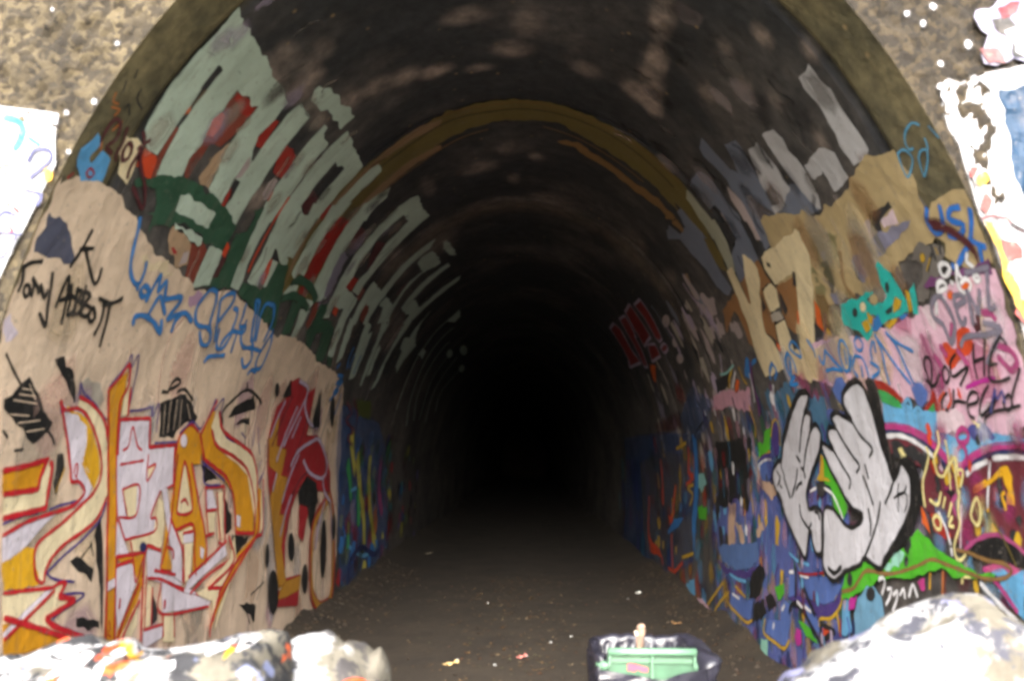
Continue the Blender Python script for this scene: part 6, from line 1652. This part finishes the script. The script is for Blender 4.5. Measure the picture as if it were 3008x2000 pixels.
for k in range(1500):
    q = r.random()
    if q < 0.45: x, y = r.gauss(0.02, 0.42), r.uniform(2.2, 11)
    elif q < 0.75: x, y = r.choice((-1, 1)) * r.uniform(1.55, 2.3), r.uniform(0.6, 11)
    else: x, y = r.uniform(-2.2, 2.2), r.uniform(0.4, 12)
    lv, lf = leaf_verts(r, r.uniform(0.02, 0.07), r.uniform(0.008, 0.035)); a = r.uniform(0, 6.283); b0 = len(V); z = fz(x, y) + 0.006
    for p in lv: V.append((x + p[0] * math.cos(a) - p[1] * math.sin(a), y + p[0] * math.sin(a) + p[1] * math.cos(a), z + p[2]))
    Fs += [tuple(i + b0 for i in ff) for ff in lf]; Cs += [lin(r.choice(leafcol))] * len(lv)
tag(mesh_obj('leaf_litter', V, Fs, MAT_LEAF, cols=np.array(Cs)), 'dry brown leaves and twigs scattered over the tunnel floor', 'litter', kind='stuff')
V, Fs, Cs = [], [], []
for k in range(900):
    sd = r.choice((-1, 1)); x = sd * (2.33 - abs(r.gauss(0, 0.34))); y = r.uniform(0.3, 12); s_ = r.uniform(0.008, 0.035); z = fz(x, y); b0 = len(V)
    for dx, dy, dz in ((1, 0, 0), (-1, 0, 0), (0, 1, 0), (0, -1, 0), (0, 0, 0.8), (0, 0, -0.5)): V.append((x + dx * s_ * r.uniform(.6, 1.2), y + dy * s_ * r.uniform(.6, 1.2), z + dz * s_))
    Fs += [tuple(i + b0 for i in ff) for ff in ((0, 2, 4), (2, 1, 4), (1, 3, 4), (3, 0, 4), (2, 0, 5), (1, 2, 5), (3, 1, 5), (0, 3, 5))]; Cs += [lin(r.choice([(60, 50, 38), (44, 36, 27), (66, 56, 44), (54, 41, 29)]))] * 6
tag(mesh_obj('rubble', V, Fs, MAT_LEAF, cols=np.array(Cs)), 'small stones and crumbs along the foot of both tunnel walls', 'rubble', kind='stuff')
MAT_WHITE = plain_material('white_plastic', (0.38, 0.38, 0.37), 0.5)
v, f = tube([(0, 0, 0.0), (0, 0, 0.010), (0, 0, 0.012)], [0.015, 0.015, 0.012], 14)
cap0 = None
for x, y in CAPS:
    if cap0 is None: o = cap0 = mesh_obj('bottle_cap', v, f, MAT_WHITE, smooth=False)
    else: o = cap0.copy(); C.objects.link(o)
    o.location = (x, y, fz(x, y) + 0.004)
    tag(o, 'small white bottle cap lying among leaves on the dark tunnel floor', 'bottle cap', 'white bottle caps on the tunnel floor')
def scrap(label, x, y, ln, wd, col, a, name='paper_scrap', cat='scrap'):
    nu, nv = 9, 5; V = []
    for i in range(nu):
        for j in range(nv):
            px2, py2 = (i / (nu - 1) - 0.5) * ln * (1 - 0.3 * abs(j / 2 - 1)), (j / (nv - 1) - 0.5) * wd
            V.append((px2 * math.cos(a) - py2 * math.sin(a), px2 * math.sin(a) + py2 * math.cos(a), 0.012 + 0.012 * math.sin(i * 1.3 + j) + 0.02 * (i / (nu - 1)) ** 2))
    o = mesh_obj(name, V, grid_faces(nu, nv), plain_material('scrap_' + name, lin(col), 0.8, 0.2, 20)); o.location = (x, y, fz(x, y)); tag(o, label, cat); return o
scrap('long curled tan bark strip on the floor near the smaller pale boulder', SCR[0][0], SCR[0][1], 0.17, 0.06, (206, 176, 120), 0.3, 'bark_strip', 'bark')
scrap('flattened pink drink wrapper in the middle of the tunnel floor', SCR[1][0], SCR[1][1], 0.11, 0.05, (206, 130, 120), 0.1, 'wrapper', 'wrapper')
scrap('crumpled pale paper scrap on the floor by the right wall', SCR[2][0], SCR[2][1], 0.10, 0.07, (190, 190, 186), 0.8, 'paper_scrap', 'paper')
scrap('pale flattened carton deep on the left of the tunnel floor', SCR[3][0], SCR[3][1], 0.16, 0.08, (150, 140, 120), 0.0, 'carton', 'carton')
V = [(0, 0, 0.02)]; Fs = []
for k in range(10):
    a = 2 * math.pi * k / 10; rr = 0.075 if k % 2 == 0 else 0.024; V.append((rr * math.cos(a), rr * math.sin(a), 0.012 + (0.02 if k % 4 == 0 else 0)))
Fs = [(0, i, i % 10 + 1) for i in range(1, 11)]
o = mesh_obj('fallen_leaf', V, Fs, plain_material('orange_leaf', (0.42, 0.24, 0.10), 0.8)); o.location = (STAR[0], STAR[1], fz(*STAR) + 0.005)
tag(o, 'star shaped orange dead leaf on the floor behind the bin', 'leaf')
from mathutils.bvhtree import BVHTree
OWNER = dict(wall=lining, portal=portal, rockl=ROCKS[0], rockm=ROCKS[1], rockr=ROCKS[2])
BVH = {}
for k_, o_ in (('rockl', ROCKS[0]), ('rockm', ROCKS[1]), ('rockr', ROCKS[2])):
    BVH[k_] = BVHTree.FromPolygons([v.co for v in o_.data.vertices], [list(p.vertices) for p in o_.data.polygons])
def rock_pt(surf, v, off):
    out = []; bad = set()
    for n_, ((x, z), o_) in enumerate(zip(v, off)):
        d = Vector((0, 1, -0.12)).normalized()
        hit = BVH[surf].ray_cast(Vector((x, -1.4, z)) - d * 2.0, d)
        if hit[0] is None: bad.add(n_)
        out.append(tuple(hit[0] - d * (o_ + 0.002)) if hit[0] else (x, -0.9, z))
    return np.array(out), bad
boxes = []
def layer_of(surf, p, pad):
    lo, hi = p.min(0) - pad, p.max(0) + pad; best = 0
    for sf, l0, h0, ly in boxes:
        if sf == surf and ly > best and lo[0] < h0[0] and hi[0] > l0[0] and lo[1] < h0[1] and hi[1] > l0[1]: best = ly
    boxes.append((surf, lo, hi, best + 1)); return best + 1

for g in groups:
    acc = {}
    for kind, col, par, p in g['ops']:
        many = kind.endswith('*'); kind = kind[0]; wd = par / 1000 if kind == 'S' else 0.0
        ly = layer_of(g['surf'], p, wd)
        if col.startswith('~~'): col = col[1:]
        base = (0.0015 + 0.0004 * ly) if g['surf'] == 'wall' else (0.003 + 0.004 * ly)
        fade = 1.0
        if col.startswith('~'): col = col[1:]; fade = 0.38
        extra = None
        if kind == 'F':
            r_ = fill_mesh(p, g['surf'], par, rng)
            if r_ is None: continue
            v, f = r_; off = np.full(len(v), base); al = np.full(len(v), fade)
            if par <= 3 or fade < 1:
                v2, f2, a2 = border_mesh(p, 0.012 if fade == 1 else 0.06)
                if g['surf'] == 'wall': v2 = np.clip(v2, [0.002, 0.0], [80, ARC])
                f = list(f) + [tuple(i + len(v) for i in ff) for ff in f2]; v = np.vstack([v, v2]); off = np.concatenate([off, np.full(len(v2), base - 0.00008)]); al = np.concatenate([al, a2 * fade])
        else:
            r_ = stroke_mesh(p, wd)
            if r_ is None: continue
            v, f, u, al = r_; off = base + 0.00022 * u; al = al * fade
        if g['surf'] == 'wall': v3 = wall_pt(v[:, 0], v[:, 1], off)
        elif g['surf'] == 'portal': v3 = portal_pt(v[:, 0], v[:, 1], off, 0.3, 0.022 if col != 'whitespeck' else 0.008)
        else:
            v3, bad = rock_pt(g['surf'], v, off); f = [ff for ff in f if not any(i in bad for i in ff)]
            if not f: continue
        if many: nm = 'layered_marks'
        else: nm = len(acc), COLNAME.get(col, col) + ('_fill' if kind == 'F' else '_line')
        A = acc.setdefault(nm, ([], [], []))
        b0 = sum(len(x) for x in A[0])
        A[0].append(v3); A[1].extend([tuple(i + b0 for i in ff) for ff in f]); A[2].append(np.column_stack([np.tile(np.array(PAL[col]), (len(v3), 1)), al]))
    if not acc: continue
    root = empty(g['name'], parent=OWNER[g['surf']]); root['label'] = g['label']
    for nm, (vs3, fs, cs) in acc.items():
        o = mesh_obj(nm if isinstance(nm, str) else nm[1], np.vstack(vs3), fs, MAT_PAINT, root, cols=np.vstack(cs))
        if isinstance(nm, str): o['kind'] = 'stuff'
